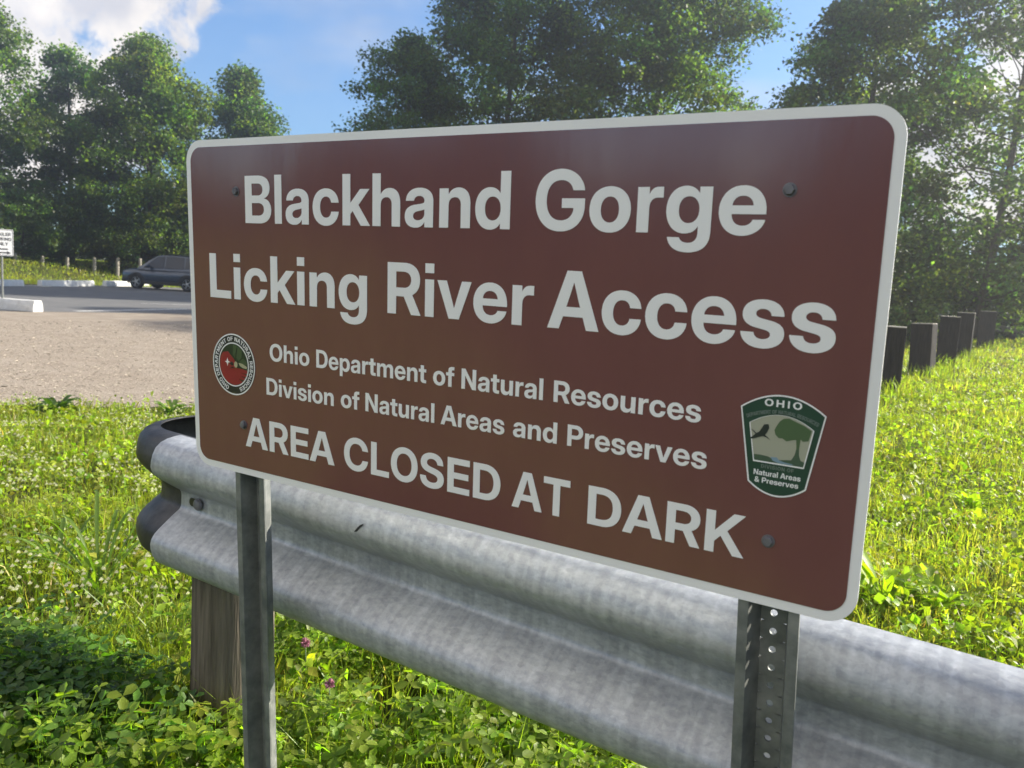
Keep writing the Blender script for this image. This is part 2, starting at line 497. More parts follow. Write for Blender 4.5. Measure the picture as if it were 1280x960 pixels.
# ------------------------------------------------------------------ lettering
GLYPHS = {
 '&': (647, [[[243,-11],[200,-5],[157,8],[115,30],[83,56],[68,73],[54,93],[45,110],[37,130],[29,167],[27,206],[31,229],[38,254],[49,277],[58,291],[75,312],[93,330],[121,354],[161,384],[160,387],[130,429],[115,455],[101,486],[93,517],[89,547],[92,581],[98,609],[111,640],[128,666],[149,688],[167,702],[194,717],[217,726],[249,733],[266,736],[308,736],[342,730],[373,720],[396,708],[425,686],[445,663],[460,637],[470,609],[475,584],[476,564],[471,528],[460,494],[446,468],[428,444],[408,423],[388,406],[339,370],[337,366],[457,228],[470,254],[481,287],[487,321],[489,350],[610,350],[611,324],[608,298],[603,264],[595,228],[586,200],[575,174],[563,151],[546,125],[653,1],[650,-1],[501,0],[456,48],[429,30],[406,18],[357,0],[325,-7],[294,-11]],[[263,106],[292,106],[321,111],[348,121],[367,131],[376,138],[238,294],[236,295],[207,272],[194,259],[182,244],[176,233],[171,217],[169,199],[170,187],[173,173],[179,159],[187,147],[199,134],[212,124],[231,114]],[[263,454],[266,454],[322,493],[343,516],[354,539],[356,550],[356,566],[353,578],[348,588],[342,596],[330,607],[310,616],[298,618],[276,618],[259,614],[249,609],[239,602],[231,594],[225,585],[218,568],[216,547],[218,531],[223,515],[236,490]]]),
 'A': (713, [[[5,0],[4,2],[258,726],[261,728],[453,727],[703,16],[707,0],[541,0],[491,154],[488,158],[222,158],[219,156],[166,0]],[[261,280],[447,280],[450,281],[426,356],[357,587],[354,582],[310,435],[261,282]]]),
 'B': (645, [[[55,0],[53,2],[54,727],[350,728],[388,725],[429,719],[470,707],[502,692],[521,680],[539,666],[557,645],[571,623],[579,605],[586,581],[589,562],[591,531],[588,510],[578,473],[566,450],[554,434],[538,418],[519,404],[494,391],[464,379],[486,375],[510,368],[530,359],[551,346],[563,337],[585,312],[597,293],[604,278],[609,264],[615,235],[618,211],[616,182],[612,156],[605,132],[592,104],[584,91],[562,65],[547,52],[525,37],[504,26],[482,17],[434,5],[391,-1]],[[202,119],[359,119],[394,125],[422,137],[433,145],[448,161],[456,176],[460,188],[462,201],[462,225],[459,241],[452,259],[440,276],[425,289],[407,299],[381,307],[359,310],[202,310]],[[202,425],[350,426],[377,431],[399,441],[410,449],[424,464],[432,478],[437,492],[439,505],[439,529],[435,548],[427,565],[415,580],[401,591],[383,600],[359,606],[332,608],[202,608]]]),
 'C': (726, [[[348,-12],[308,-7],[272,1],[240,12],[208,27],[171,50],[151,66],[124,92],[104,116],[81,151],[66,180],[51,218],[44,242],[38,270],[31,315],[29,349],[30,397],[34,430],[41,471],[48,498],[62,537],[77,568],[94,596],[123,633],[144,654],[171,676],[199,694],[231,710],[266,723],[294,730],[330,736],[353,739],[398,739],[430,735],[458,730],[488,722],[510,714],[556,691],[577,677],[598,660],[614,646],[631,626],[651,598],[662,579],[674,554],[683,530],[691,501],[696,471],[694,469],[545,470],[531,511],[520,532],[505,552],[492,565],[472,580],[451,591],[431,598],[396,604],[359,604],[319,597],[289,585],[271,574],[256,562],[239,545],[220,519],[200,477],[188,430],[183,388],[183,337],[187,300],[194,267],[200,248],[220,206],[235,185],[254,165],[278,147],[297,137],[322,128],[347,123],[370,121],[400,122],[432,128],[452,135],[471,145],[491,160],[513,184],[525,203],[536,227],[545,254],[694,255],[697,252],[686,205],[676,176],[662,146],[647,121],[628,96],[602,68],[587,56],[557,35],[541,26],[506,10],[476,0],[444,-7],[414,-12]]]),
 'D': (701, [[[55,0],[53,2],[54,726],[343,727],[375,723],[411,717],[459,703],[501,684],[532,665],[555,647],[582,621],[601,598],[619,571],[632,547],[646,514],[659,470],[666,430],[671,381],[671,346],[667,305],[661,267],[653,234],[639,195],[621,159],[602,130],[585,109],[558,82],[541,68],[516,51],[471,28],[437,16],[414,10],[381,4],[340,-1]],[[205,127],[321,127],[357,131],[398,142],[430,158],[452,175],[465,188],[477,203],[488,221],[497,240],[509,279],[517,335],[518,366],[516,404],[507,457],[500,479],[491,500],[482,516],[468,535],[455,549],[438,563],[406,581],[373,592],[335,598],[207,599],[205,598]]]),
 'E': (608, [[[55,0],[53,2],[54,726],[576,726],[577,600],[575,598],[205,597],[205,430],[547,429],[549,427],[549,306],[546,303],[205,303],[205,131],[207,129],[575,128],[577,126],[576,0]]]),
 'F': (582, [[[55,0],[53,2],[54,726],[560,726],[561,600],[559,598],[207,597],[205,595],[205,420],[534,419],[536,417],[535,295],[205,294],[204,0]]]),
 'G': (736, [[[348,-12],[313,-8],[275,0],[247,9],[215,23],[187,39],[157,61],[127,88],[109,110],[78,157],[62,190],[46,236],[38,271],[31,316],[29,349],[30,397],[36,443],[42,475],[50,504],[63,539],[74,562],[95,597],[119,628],[140,650],[162,669],[186,686],[218,704],[248,717],[276,726],[314,734],[352,739],[396,739],[428,735],[456,730],[507,715],[555,692],[596,663],[632,627],[662,584],[676,555],[685,529],[694,484],[692,482],[542,483],[532,511],[521,533],[507,552],[494,565],[474,580],[459,588],[436,597],[420,601],[397,604],[359,604],[343,602],[308,593],[276,577],[254,560],[241,547],[228,531],[216,512],[206,492],[197,468],[186,418],[183,388],[183,337],[188,295],[200,249],[207,232],[224,201],[237,184],[251,169],[269,154],[283,145],[317,130],[358,122],[404,122],[425,125],[453,133],[473,142],[488,151],[501,161],[516,176],[530,195],[541,217],[548,242],[551,271],[393,272],[392,384],[395,387],[698,386],[700,384],[699,265],[693,227],[687,201],[679,177],[667,150],[657,132],[631,96],[604,67],[590,56],[563,37],[542,25],[509,10],[482,1],[446,-7],[416,-11]]]),
 'H': (718, [[[55,0],[53,2],[54,727],[204,727],[205,435],[510,435],[512,437],[513,727],[663,727],[663,0],[515,-1],[513,1],[512,305],[207,305],[205,303],[204,1],[202,-1]]]),
 'I': (300, [[[80,0],[222,0],[222,727],[80,727]]]),
 'K': (686, [[[55,0],[53,2],[54,727],[202,728],[204,726],[205,395],[206,392],[491,726],[671,727],[666,719],[401,412],[662,26],[678,2],[678,0],[505,0],[300,309],[205,199],[204,0]]]),
 'L': (557, [[[55,0],[53,2],[54,725],[56,727],[203,726],[205,724],[205,130],[207,129],[534,128],[536,126],[535,1],[533,-1]]]),
 'M': (894, [[[55,0],[53,2],[54,726],[271,727],[274,725],[389,401],[447,212],[449,214],[506,404],[619,726],[839,726],[839,0],[693,-1],[691,1],[690,360],[695,524],[695,550],[693,547],[657,426],[630,341],[510,4],[506,-1],[387,-1],[385,1],[261,344],[201,536],[198,542],[202,397],[201,1],[199,-1]]]),
 'N': (725, [[[55,0],[53,2],[54,727],[210,728],[213,726],[450,349],[521,225],[522,226],[522,233],[520,277],[521,726],[523,728],[670,727],[670,0],[511,0],[293,346],[202,500],[205,397],[204,1],[202,-1]]]),
 'O': (748, [[[345,-12],[318,-9],[278,-1],[247,9],[217,22],[187,39],[157,61],[127,88],[109,110],[91,135],[73,166],[58,199],[46,235],[37,276],[31,315],[29,349],[30,397],[34,429],[40,466],[50,504],[61,534],[78,569],[98,601],[115,623],[137,647],[166,672],[194,691],[224,707],[256,720],[287,729],[320,735],[351,739],[395,739],[433,734],[471,726],[499,717],[529,704],[559,687],[588,666],[622,635],[639,614],[656,590],[676,555],[688,528],[701,489],[708,458],[714,417],[717,390],[717,335],[713,299],[705,252],[698,226],[682,183],[666,152],[646,121],[625,95],[599,69],[577,51],[548,32],[519,17],[479,2],[440,-7],[412,-11]],[[364,121],[381,121],[402,123],[441,133],[462,143],[478,153],[503,175],[526,205],[547,249],[558,291],[564,345],[563,396],[556,445],[551,464],[540,494],[519,531],[508,545],[489,564],[465,581],[445,591],[425,598],[391,604],[346,603],[309,594],[280,580],[264,569],[247,554],[233,538],[220,519],[201,480],[195,462],[188,431],[183,388],[183,337],[190,283],[196,260],[207,231],[229,193],[253,166],[285,143],[301,135],[324,127],[344,123]]]),
 'P': (631, [[[55,0],[53,2],[54,726],[381,725],[416,720],[459,708],[494,692],[518,677],[534,664],[553,645],[578,610],[592,580],[599,558],[604,532],[608,502],[608,475],[601,428],[589,389],[577,365],[566,348],[554,333],[533,312],[503,290],[465,271],[435,261],[402,254],[366,249],[205,249],[204,0]],[[205,376],[351,377],[385,384],[407,394],[418,401],[435,417],[445,431],[451,443],[458,470],[459,496],[456,518],[448,540],[437,557],[423,571],[407,582],[385,592],[359,598],[333,600],[205,600]]]),
 'R': (650, [[[55,0],[53,2],[54,726],[384,725],[428,718],[460,709],[498,692],[522,677],[547,657],[568,632],[584,607],[594,586],[603,559],[609,528],[612,508],[610,457],[606,432],[598,404],[589,383],[570,352],[555,334],[536,316],[510,297],[484,283],[483,280],[619,17],[626,0],[466,0],[337,252],[207,253],[205,251],[204,0]],[[205,375],[358,376],[380,380],[400,387],[426,403],[439,416],[450,432],[459,453],[463,474],[463,500],[459,523],[450,544],[443,555],[429,570],[411,583],[394,591],[368,598],[333,601],[205,601]]]),
 'S': (652, [[[296,-12],[265,-9],[231,-3],[183,11],[137,34],[121,45],[99,64],[82,83],[68,103],[58,121],[49,142],[40,173],[36,196],[33,217],[34,238],[178,238],[180,236],[183,207],[190,186],[202,165],[214,151],[233,136],[257,124],[285,116],[317,112],[357,113],[390,119],[412,127],[437,142],[453,158],[465,182],[468,207],[463,230],[458,240],[448,252],[431,265],[408,277],[359,293],[220,325],[190,335],[164,346],[141,358],[121,371],[106,383],[89,400],[72,423],[64,438],[57,455],[51,479],[47,503],[47,532],[51,557],[56,579],[65,603],[78,627],[97,652],[113,669],[146,693],[187,714],[236,729],[290,738],[358,738],[413,729],[460,714],[497,695],[517,681],[534,667],[561,634],[573,614],[582,595],[590,572],[596,546],[600,524],[600,503],[460,503],[455,527],[446,551],[434,569],[414,588],[394,600],[364,610],[343,613],[307,613],[273,607],[252,599],[235,589],[219,575],[207,558],[200,537],[199,520],[204,499],[210,488],[220,477],[237,465],[260,454],[301,441],[408,417],[455,404],[506,384],[532,370],[551,357],[565,346],[582,327],[595,308],[606,285],[613,262],[617,236],[618,191],[614,169],[608,144],[600,123],[586,97],[571,77],[555,59],[523,35],[498,21],[475,11],[427,-3],[393,-9],[360,-13]]]),
 'T': (635, [[[243,0],[241,2],[241,596],[239,597],[21,598],[21,726],[613,726],[613,598],[394,597],[393,1],[391,-1]]]),
 'U': (704, [[[322,-12],[280,-7],[237,3],[203,16],[181,27],[157,42],[132,62],[105,91],[84,122],[66,162],[57,197],[51,243],[52,725],[54,727],[199,726],[200,257],[206,219],[213,200],[227,176],[237,164],[256,147],[284,131],[300,125],[331,119],[358,118],[386,121],[415,129],[430,136],[450,149],[469,167],[483,186],[495,211],[500,229],[503,250],[504,725],[506,727],[650,726],[652,724],[652,232],[646,193],[641,173],[631,145],[609,105],[582,71],[552,46],[515,23],[466,3],[423,-7],[380,-13]]]),
 'V': (706, [[[260,0],[258,2],[249,27],[7,716],[5,726],[166,727],[168,725],[285,375],[356,141],[359,148],[427,380],[538,725],[541,727],[700,726],[698,717],[452,1],[449,-1]]]),
 'Y': (690, [[[274,0],[272,2],[272,272],[10,715],[5,726],[177,726],[303,504],[346,425],[348,423],[513,726],[684,726],[684,724],[668,696],[421,272],[420,0]]]),
 'a': (553, [[[184,-9],[143,-2],[106,12],[79,30],[63,46],[53,59],[43,78],[37,94],[30,129],[32,170],[37,195],[41,206],[55,231],[72,250],[100,270],[128,283],[153,291],[186,298],[308,314],[327,318],[344,325],[352,331],[358,343],[358,362],[356,372],[346,390],[336,400],[323,408],[297,416],[260,417],[242,414],[225,408],[205,395],[191,377],[182,352],[49,352],[47,353],[50,376],[60,411],[71,433],[82,449],[110,477],[143,498],[166,508],[188,515],[217,521],[241,525],[304,526],[353,519],[383,511],[404,503],[430,489],[444,479],[461,464],[471,451],[483,432],[489,419],[499,383],[502,367],[501,0],[499,-2],[362,-1],[360,1],[360,68],[359,70],[339,42],[323,26],[308,15],[287,4],[263,-4],[240,-8]],[[232,92],[263,92],[287,96],[315,108],[335,124],[347,140],[352,150],[358,170],[359,237],[326,228],[250,214],[225,208],[199,197],[180,181],[171,164],[169,149],[171,134],[176,122],[185,111],[196,103],[212,96]]]),
 'c': (555, [[[261,-12],[237,-9],[212,-4],[184,5],[156,18],[135,31],[111,50],[94,67],[77,88],[63,110],[52,132],[41,161],[35,184],[27,237],[27,276],[30,299],[35,329],[40,349],[50,377],[59,396],[76,424],[90,442],[106,460],[122,473],[143,488],[164,500],[205,516],[237,523],[263,527],[321,525],[357,519],[381,512],[401,504],[431,488],[462,465],[489,434],[502,414],[511,396],[524,357],[529,323],[527,321],[391,322],[389,324],[382,349],[374,365],[366,376],[354,388],[341,397],[323,405],[301,409],[269,408],[255,405],[240,399],[220,385],[209,374],[198,359],[184,329],[177,300],[174,273],[174,240],[176,220],[182,191],[196,158],[208,141],[220,129],[240,115],[255,109],[269,106],[301,105],[331,112],[341,117],[357,129],[369,143],[375,153],[383,172],[388,192],[390,193],[527,194],[530,191],[528,179],[524,155],[518,134],[500,96],[477,65],[460,48],[440,32],[421,20],[401,10],[381,2],[357,-5],[310,-13]]]),
 'd': (598, [[[229,-11],[197,-6],[171,2],[153,10],[131,23],[113,37],[87,64],[68,91],[55,116],[48,133],[37,169],[31,203],[27,236],[27,279],[32,318],[39,352],[52,390],[61,409],[78,437],[94,457],[112,475],[128,488],[158,506],[183,516],[208,522],[230,526],[269,526],[296,521],[318,515],[342,504],[364,489],[379,475],[401,448],[402,726],[545,726],[547,724],[546,0],[544,-2],[404,-1],[403,73],[381,43],[365,26],[345,12],[332,5],[305,-5],[286,-9],[269,-12]],[[274,107],[302,107],[331,114],[350,124],[373,145],[387,165],[396,184],[404,212],[408,242],[408,273],[403,308],[398,326],[386,352],[373,370],[359,384],[345,394],[322,404],[300,408],[276,408],[255,404],[233,394],[215,380],[197,357],[185,332],[177,301],[174,274],[174,241],[177,214],[185,183],[195,161],[210,140],[228,124],[249,113]]]),
 'e': (562, [[[260,-12],[236,-9],[211,-4],[183,5],[161,15],[136,30],[113,48],[83,80],[71,97],[54,128],[38,172],[28,224],[28,289],[32,313],[38,341],[54,385],[78,426],[94,446],[114,466],[134,482],[156,496],[183,509],[203,516],[248,525],[304,527],[354,518],[376,511],[405,498],[431,482],[445,471],[466,452],[478,437],[496,411],[509,386],[517,367],[526,338],[535,286],[536,223],[533,220],[169,220],[171,198],[176,176],[186,153],[194,140],[211,122],[225,112],[239,105],[265,98],[285,96],[309,97],[334,102],[347,107],[363,116],[379,130],[389,143],[397,160],[399,161],[527,162],[529,160],[525,141],[518,121],[508,101],[497,84],[469,53],[436,28],[402,10],[357,-5],[309,-13]],[[171,313],[396,313],[398,315],[394,336],[386,357],[377,372],[362,389],[346,401],[323,411],[296,416],[272,416],[252,413],[236,408],[216,397],[202,385],[188,367],[180,352],[174,335]]]),
 'f': (371, [[[103,0],[101,2],[101,400],[99,402],[8,403],[8,514],[10,516],[101,516],[101,601],[108,635],[120,663],[131,679],[143,691],[161,704],[177,712],[197,719],[236,726],[350,727],[352,725],[351,615],[289,613],[271,609],[262,604],[256,598],[250,587],[247,574],[246,516],[351,515],[352,405],[349,402],[248,402],[246,401],[245,1],[243,-1]]]),
 'g': (598, [[[263,-211],[223,-206],[182,-196],[144,-179],[118,-162],[91,-135],[73,-108],[60,-77],[53,-46],[56,-44],[191,-45],[201,-64],[208,-73],[218,-83],[241,-96],[268,-103],[290,-105],[319,-103],[340,-98],[357,-90],[374,-77],[388,-59],[395,-44],[401,-20],[403,0],[403,82],[378,48],[354,27],[341,19],[319,9],[280,0],[231,-2],[193,5],[171,12],[153,20],[131,33],[113,47],[98,60],[85,76],[63,109],[45,149],[33,196],[27,240],[28,295],[37,346],[48,381],[59,406],[71,427],[90,453],[105,470],[129,489],[148,501],[174,513],[193,519],[230,526],[269,526],[292,522],[320,514],[345,502],[367,486],[383,470],[403,444],[404,515],[545,515],[547,513],[547,5],[542,-36],[536,-64],[530,-82],[513,-116],[492,-143],[466,-166],[433,-185],[395,-199],[351,-208],[321,-212]],[[274,115],[300,115],[326,120],[344,128],[363,142],[380,161],[395,188],[404,217],[408,248],[408,278],[403,313],[394,339],[378,367],[362,384],[344,397],[319,407],[300,410],[275,410],[246,403],[226,392],[212,380],[196,359],[185,336],[177,305],[174,279],[174,247],[177,219],[186,187],[200,160],[220,138],[234,128],[258,118]]]),
 'h': (585, [[[51,0],[49,2],[50,725],[52,727],[193,726],[195,724],[195,441],[216,467],[233,484],[254,500],[275,511],[294,518],[317,523],[334,526],[372,526],[412,518],[434,510],[451,501],[468,489],[485,473],[500,454],[512,433],[521,411],[527,390],[532,360],[535,331],[534,1],[532,-1],[390,0],[389,308],[385,335],[380,350],[372,365],[362,377],[351,386],[333,395],[317,399],[282,400],[255,394],[240,387],[229,379],[220,370],[212,359],[204,343],[199,326],[195,292],[194,0]]]),
 'i': (246, [[[49,0],[195,0],[195,516],[49,516]],[[49,603],[195,603],[195,735],[49,735]]]),
 'k': (550, [[[51,0],[49,2],[50,725],[52,727],[193,726],[195,724],[195,320],[197,320],[207,331],[376,515],[544,515],[540,508],[345,291],[555,1],[553,-1],[387,0],[236,206],[228,199],[195,161],[194,0]]]),
 'l': (246, [[[49,0],[195,0],[195,735],[49,735]]]),
 'm': (884, [[[51,0],[49,2],[50,515],[189,515],[190,428],[216,467],[229,481],[246,495],[260,504],[281,514],[303,521],[329,526],[362,526],[378,523],[402,517],[427,506],[454,487],[468,473],[483,452],[494,429],[519,466],[535,482],[558,499],[577,509],[598,517],[640,526],[687,524],[719,517],[739,509],[754,501],[778,483],[797,462],[807,447],[817,427],[824,407],[829,384],[833,356],[832,0],[688,0],[686,337],[677,365],[669,377],[661,385],[639,399],[623,404],[608,406],[593,406],[575,403],[559,397],[546,389],[536,380],[526,367],[515,341],[512,322],[511,0],[372,0],[371,327],[369,342],[360,366],[353,376],[336,392],[312,403],[294,406],[280,406],[252,400],[230,387],[218,375],[210,364],[203,350],[198,333],[195,308],[194,0]]]),
 'n': (585, [[[51,0],[49,2],[50,515],[192,515],[193,438],[216,467],[233,484],[248,496],[282,514],[317,523],[334,526],[372,526],[400,521],[436,509],[451,501],[474,484],[495,461],[512,433],[525,398],[532,360],[535,331],[534,0],[390,0],[389,308],[385,335],[380,350],[372,365],[362,377],[351,386],[333,395],[317,399],[282,400],[255,394],[240,387],[229,379],[220,370],[212,359],[204,343],[199,326],[195,292],[194,0]]]),
 'o': (581, [[[264,-12],[234,-8],[200,0],[176,9],[154,20],[133,33],[114,48],[99,62],[81,83],[62,112],[52,132],[36,179],[31,206],[27,236],[27,276],[30,299],[40,349],[48,372],[62,401],[75,422],[89,440],[106,459],[122,472],[155,494],[182,507],[212,517],[242,523],[271,527],[308,527],[330,524],[375,515],[398,507],[425,494],[447,480],[466,465],[488,443],[501,427],[513,409],[528,380],[539,351],[544,332],[549,304],[553,267],[550,217],[546,191],[538,159],[529,135],[518,113],[492,75],[462,45],[424,19],[404,9],[373,-2],[324,-12]],[[281,105],[306,106],[330,112],[346,120],[364,134],[379,152],[391,174],[400,201],[405,233],[406,266],[402,302],[394,332],[383,355],[370,373],[350,391],[329,402],[303,408],[277,408],[256,404],[234,394],[215,379],[199,359],[186,333],[179,309],[174,273],[174,240],[179,204],[188,175],[198,156],[211,139],[232,121],[258,109]]]),
 'p': (598, [[[51,-204],[49,-202],[50,515],[191,515],[193,513],[193,450],[194,447],[214,473],[239,495],[268,511],[301,521],[328,526],[376,524],[407,518],[430,510],[450,500],[470,487],[487,473],[501,459],[520,435],[534,412],[545,389],[556,358],[562,333],[566,309],[570,272],[567,214],[562,181],[555,152],[547,129],[534,101],[520,78],[507,61],[488,41],[467,24],[451,14],[423,1],[394,-7],[366,-12],[327,-12],[311,-9],[289,-4],[268,4],[241,20],[226,32],[212,49],[195,74],[194,-204]],[[294,107],[321,107],[342,111],[361,119],[382,135],[400,158],[409,176],[418,205],[422,233],[423,268],[419,304],[412,331],[401,355],[388,373],[367,392],[345,403],[321,408],[296,408],[278,405],[250,393],[233,380],[217,362],[202,335],[194,311],[189,278],[189,237],[192,215],[200,185],[211,162],[226,142],[250,122],[266,114]]]),
 'r': (373, [[[51,0],[49,2],[50,515],[189,515],[190,431],[206,464],[217,479],[231,493],[249,505],[269,512],[297,517],[359,517],[359,395],[287,396],[265,392],[250,386],[233,375],[219,361],[206,339],[200,322],[195,284],[194,0]]]),
 's': (520, [[[237,-13],[188,-6],[150,5],[119,19],[87,41],[64,64],[45,92],[33,121],[28,143],[26,161],[167,161],[174,138],[178,130],[186,119],[199,107],[211,100],[228,94],[245,91],[264,90],[280,91],[302,95],[321,103],[333,112],[340,120],[346,135],[347,145],[343,161],[336,171],[330,176],[307,188],[284,194],[163,219],[127,232],[92,252],[80,261],[65,278],[49,304],[42,324],[39,340],[38,380],[46,416],[63,448],[78,466],[89,476],[115,494],[135,504],[163,514],[201,522],[230,526],[282,526],[303,523],[340,516],[375,504],[405,488],[426,473],[442,456],[453,442],[467,417],[473,401],[478,379],[481,364],[480,351],[348,351],[344,369],[336,387],[327,398],[315,408],[302,415],[286,420],[274,422],[245,422],[228,419],[214,414],[200,405],[193,398],[185,385],[182,373],[182,365],[186,351],[199,336],[222,324],[247,317],[343,298],[377,290],[417,275],[443,260],[465,240],[473,230],[483,212],[492,179],[493,143],[488,114],[482,97],[474,81],[458,58],[441,42],[420,26],[378,5],[336,-7],[291,-14]]]),
 't': (369, [[[235,0],[194,6],[164,16],[147,25],[134,35],[115,58],[108,72],[102,90],[96,127],[96,400],[94,401],[10,401],[8,403],[8,514],[94,515],[96,516],[96,653],[98,655],[241,655],[242,515],[345,515],[347,513],[347,402],[244,401],[242,399],[242,154],[244,139],[250,126],[256,120],[265,116],[285,113],[347,112],[347,1],[345,-1]]]),
 'u': (585, [[[210,-11],[185,-7],[163,-1],[137,11],[114,27],[96,45],[80,67],[70,86],[60,113],[53,147],[49,182],[50,514],[194,514],[195,213],[198,185],[203,168],[209,155],[219,141],[227,133],[239,125],[258,117],[289,113],[304,114],[324,118],[346,128],[356,136],[368,149],[377,164],[384,183],[389,215],[390,514],[534,514],[534,-1],[393,-1],[392,74],[391,77],[371,50],[354,32],[331,14],[312,4],[294,-3],[268,-9],[251,-12]]]),
 'v': (554, [[[197,0],[194,4],[7,509],[6,515],[154,516],[157,514],[250,235],[276,149],[279,143],[312,254],[398,515],[547,515],[544,503],[357,0]]]),
}


def word_polys(text, x0, x1, base, cap, fit=True, track=0):
    """outlines of a word between x0 and x1, standing on base, capitals cap high"""
    s = cap / 727.0
    pen, loops, lo, hi = 0, [], 1e9, -1e9
    for ch in text:
        if ch == ' ':
            pen += 270 + track
            continue
        adv, L = GLYPHS[ch]
        for lp in L:
            q = [(pen + x, y) for x, y in lp]
            lo = min(lo, min(a for a, b in q)); hi = max(hi, max(a for a, b in q))
            loops.append(q)
        pen += adv + track
    k = (x1 - x0) / (hi - lo)
    return [[(x0 + (x - lo) * k, base + y * s) for x, y in q] for q in loops]

def arc_polys(text, cx, cy, r, cap, a0, a1, ksx=1.0):
    """a word set round a circle from angle a0 to a1 (degrees, clockwise from the top)"""
    s = cap / 727.0
    widths = [300 if c == ' ' else GLYPHS[c][0] for c in text]
    tot = sum(widths)
    out, pen = [], 0
    for ch, w in zip(text, widths):
        a = rad(a0 + (a1 - a0) * (pen + w / 2) / tot)
        pen += w
        if ch == ' ':
            continue
        kx = abs(rad(a1 - a0)) * r / (tot * s)
        for lp in GLYPHS[ch][1]:
            q = []
            for x, y in lp:
                u, v = (x - w / 2) * s * kx, r + y * s
                q.append((cx + v * math.sin(a) + u * math.cos(a), cy + v * math.cos(a) - u * math.sin(a)))
            out.append(q)
    return out

def flat_shape(name, loops, M, m, parent, depth=0.0002):
    """filled 2D outlines (holes allowed) placed by matrix M, as one mesh"""
    cu = bpy.data.curves.new(name, 'CURVE')
    cu.dimensions = '2D'
    cu.fill_mode = 'BOTH'
    cu.extrude = depth
    for lp in loops:
        sp = cu.splines.new('POLY')
        sp.points.add(len(lp) - 1)
        for p, (x, y) in zip(sp.points, lp):
            p.co = (x, y, 0, 1)
        sp.use_cyclic_u = True
    tmp = bpy.data.objects.new('tmp', cu)
    COL.objects.link(tmp)
    dg = bpy.context.evaluated_depsgraph_get()
    me = bpy.data.meshes.new_from_object(tmp.evaluated_get(dg))
    bpy.data.objects.remove(tmp)
    bpy.data.curves.remove(cu)
    me.name = name
    o = parent['_o']
    me.transform(Matrix.Translation(Vector((-o[0], -o[1], -o[2]))) @ M)
    me.materials.clear()
    ob = link(name, me, m, parent)
    ob['_o'] = list(o)
    return ob

def circle(cx, cy, rx, ry=None, n=64, a0=0, a1=360):
    ry = rx if ry is None else ry
    return [(cx + rx * math.cos(rad(a0 + (a1 - a0) * k / n)), cy + ry * math.sin(rad(a0 + (a1 - a0) * k / n))) for k in range(n)]

def round_rect(x0, x1, y0, y1, r, n=14):
    out = []
    for cx, cy, a in ((x1 - r, y0 + r, -90), (x1 - r, y1 - r, 0), (x0 + r, y1 - r, 90), (x0 + r, y0 + r, 180)):
        for k in range(n + 1):
            t = rad(a + 90 * k / n)
            out.append((cx + r * math.cos(t), cy + r * math.sin(t)))
    return out

# ------------------------------------------------------------------ the big brown sign
SW, SH, SZ, TILT = 1.2192, 0.6096, 0.805, rad(3.0)
# sign plane: u to the right, v up along the panel, w towards the viewer
SM = Matrix.Translation((0, 0, SZ)) @ Matrix.Rotation(TILT, 4, 'X') @ Matrix.Rotation(rad(90), 4, 'X')
def SP(w=0.0):
    return SM @ Matrix.Translation((0, 0, w))

def sign_white():
    m = mat('sign_white', (0.80, 0.785, 0.76), 0.42, spec=0.45, var=(0.83, 0.815, 0.79), scale=3.0)
    return m
M_white = sign_white()
def sign_brown():
    m = mat('sign_brown', (0.165, 0.062, 0.062), 0.16, spec=0.85, var=(0.148, 0.054, 0.055), scale=5.0, detail=9, stretch=(3.0, 1.0, 0.8), rough_var=0.07, bump=0.05, bump_scale=2.2, bump_dist=0.02)
    return m
M_brown = sign_brown()
M_alu = mat('aluminium_back', (0.55, 0.56, 0.57), 0.4, metallic=0.9)
M_galv = mat('galvanised_post', (0.11, 0.12, 0.115), 0.55, metallic=0.35, spec=0.5, var=(0.26, 0.265, 0.245), scale=26, detail=8, rough_var=0.12, bump=0.15, bump_scale=90, bump_dist=0.002)
M_bolt = mat('bolt_steel', (0.12, 0.115, 0.125), 0.6, metallic=0.5, var=(0.22, 0.215, 0.225), scale=60)

sign = thing('park_sign', 'large brown sign with white lettering on two steel posts in front of the guardrail', 'sign', (0.62, 0.03, 0.0))
pm = MB().prism(round_rect(0, SW, 0, SH, 0.038), -0.0025, 0.0, SM)
panel = obj('sign_panel', pm, M_white, sign)
field = flat_shape('brown_field', [round_rect(0.0127, SW - 0.0127, 0.0127, SH - 0.0127, 0.0262)], SP(0.0006), M_brown, panel)

LINES = [
    [('Blackhand', .1584, .7112, .4636, .0812), ('Gorge', .7527, 1.0735, .4636, .0812)],
    [('Licking', .0580, .4424, .3272, .0806), ('River', .4855, .7552, .3280, .0806), ('Access', .7786, 1.1658, .3287, .0806)],
    [('Ohio', .2134, .3113, .2232, .0310), ('Department', .3278, .5648, .2232, .0310), ('of', .5785, .6188, .2233, .0310),
     ('Natural', .6326, .7759, .2234, .0310), ('Resources', .7934, 1.0108, .2236, .0310)],
    [('Division', .2034, .3679, .1606, .0308), ('of', .3843, .4256, .1615, .0308), ('Natural', .4391, .5819, .1620, .0308),
     ('Areas', .5944, .7122, .1625, .0308), ('and', .7275, .8014, .1630, .0308), ('Preserves', .8182, 1.0227, .1634, .0308)],
    [('AREA', .1450, .3686, .0560, .0562), ('CLOSED', .3911, .7081, .0560, .0562), ('AT', .7291, .8265, .0560, .0562), ('DARK', .8556, 1.0794, .0556, .0562)],
]
for ln in LINES:
    for w in ln:
        flat_shape('lettering', word_polys(*w), SP(0.0013), M_white, panel)

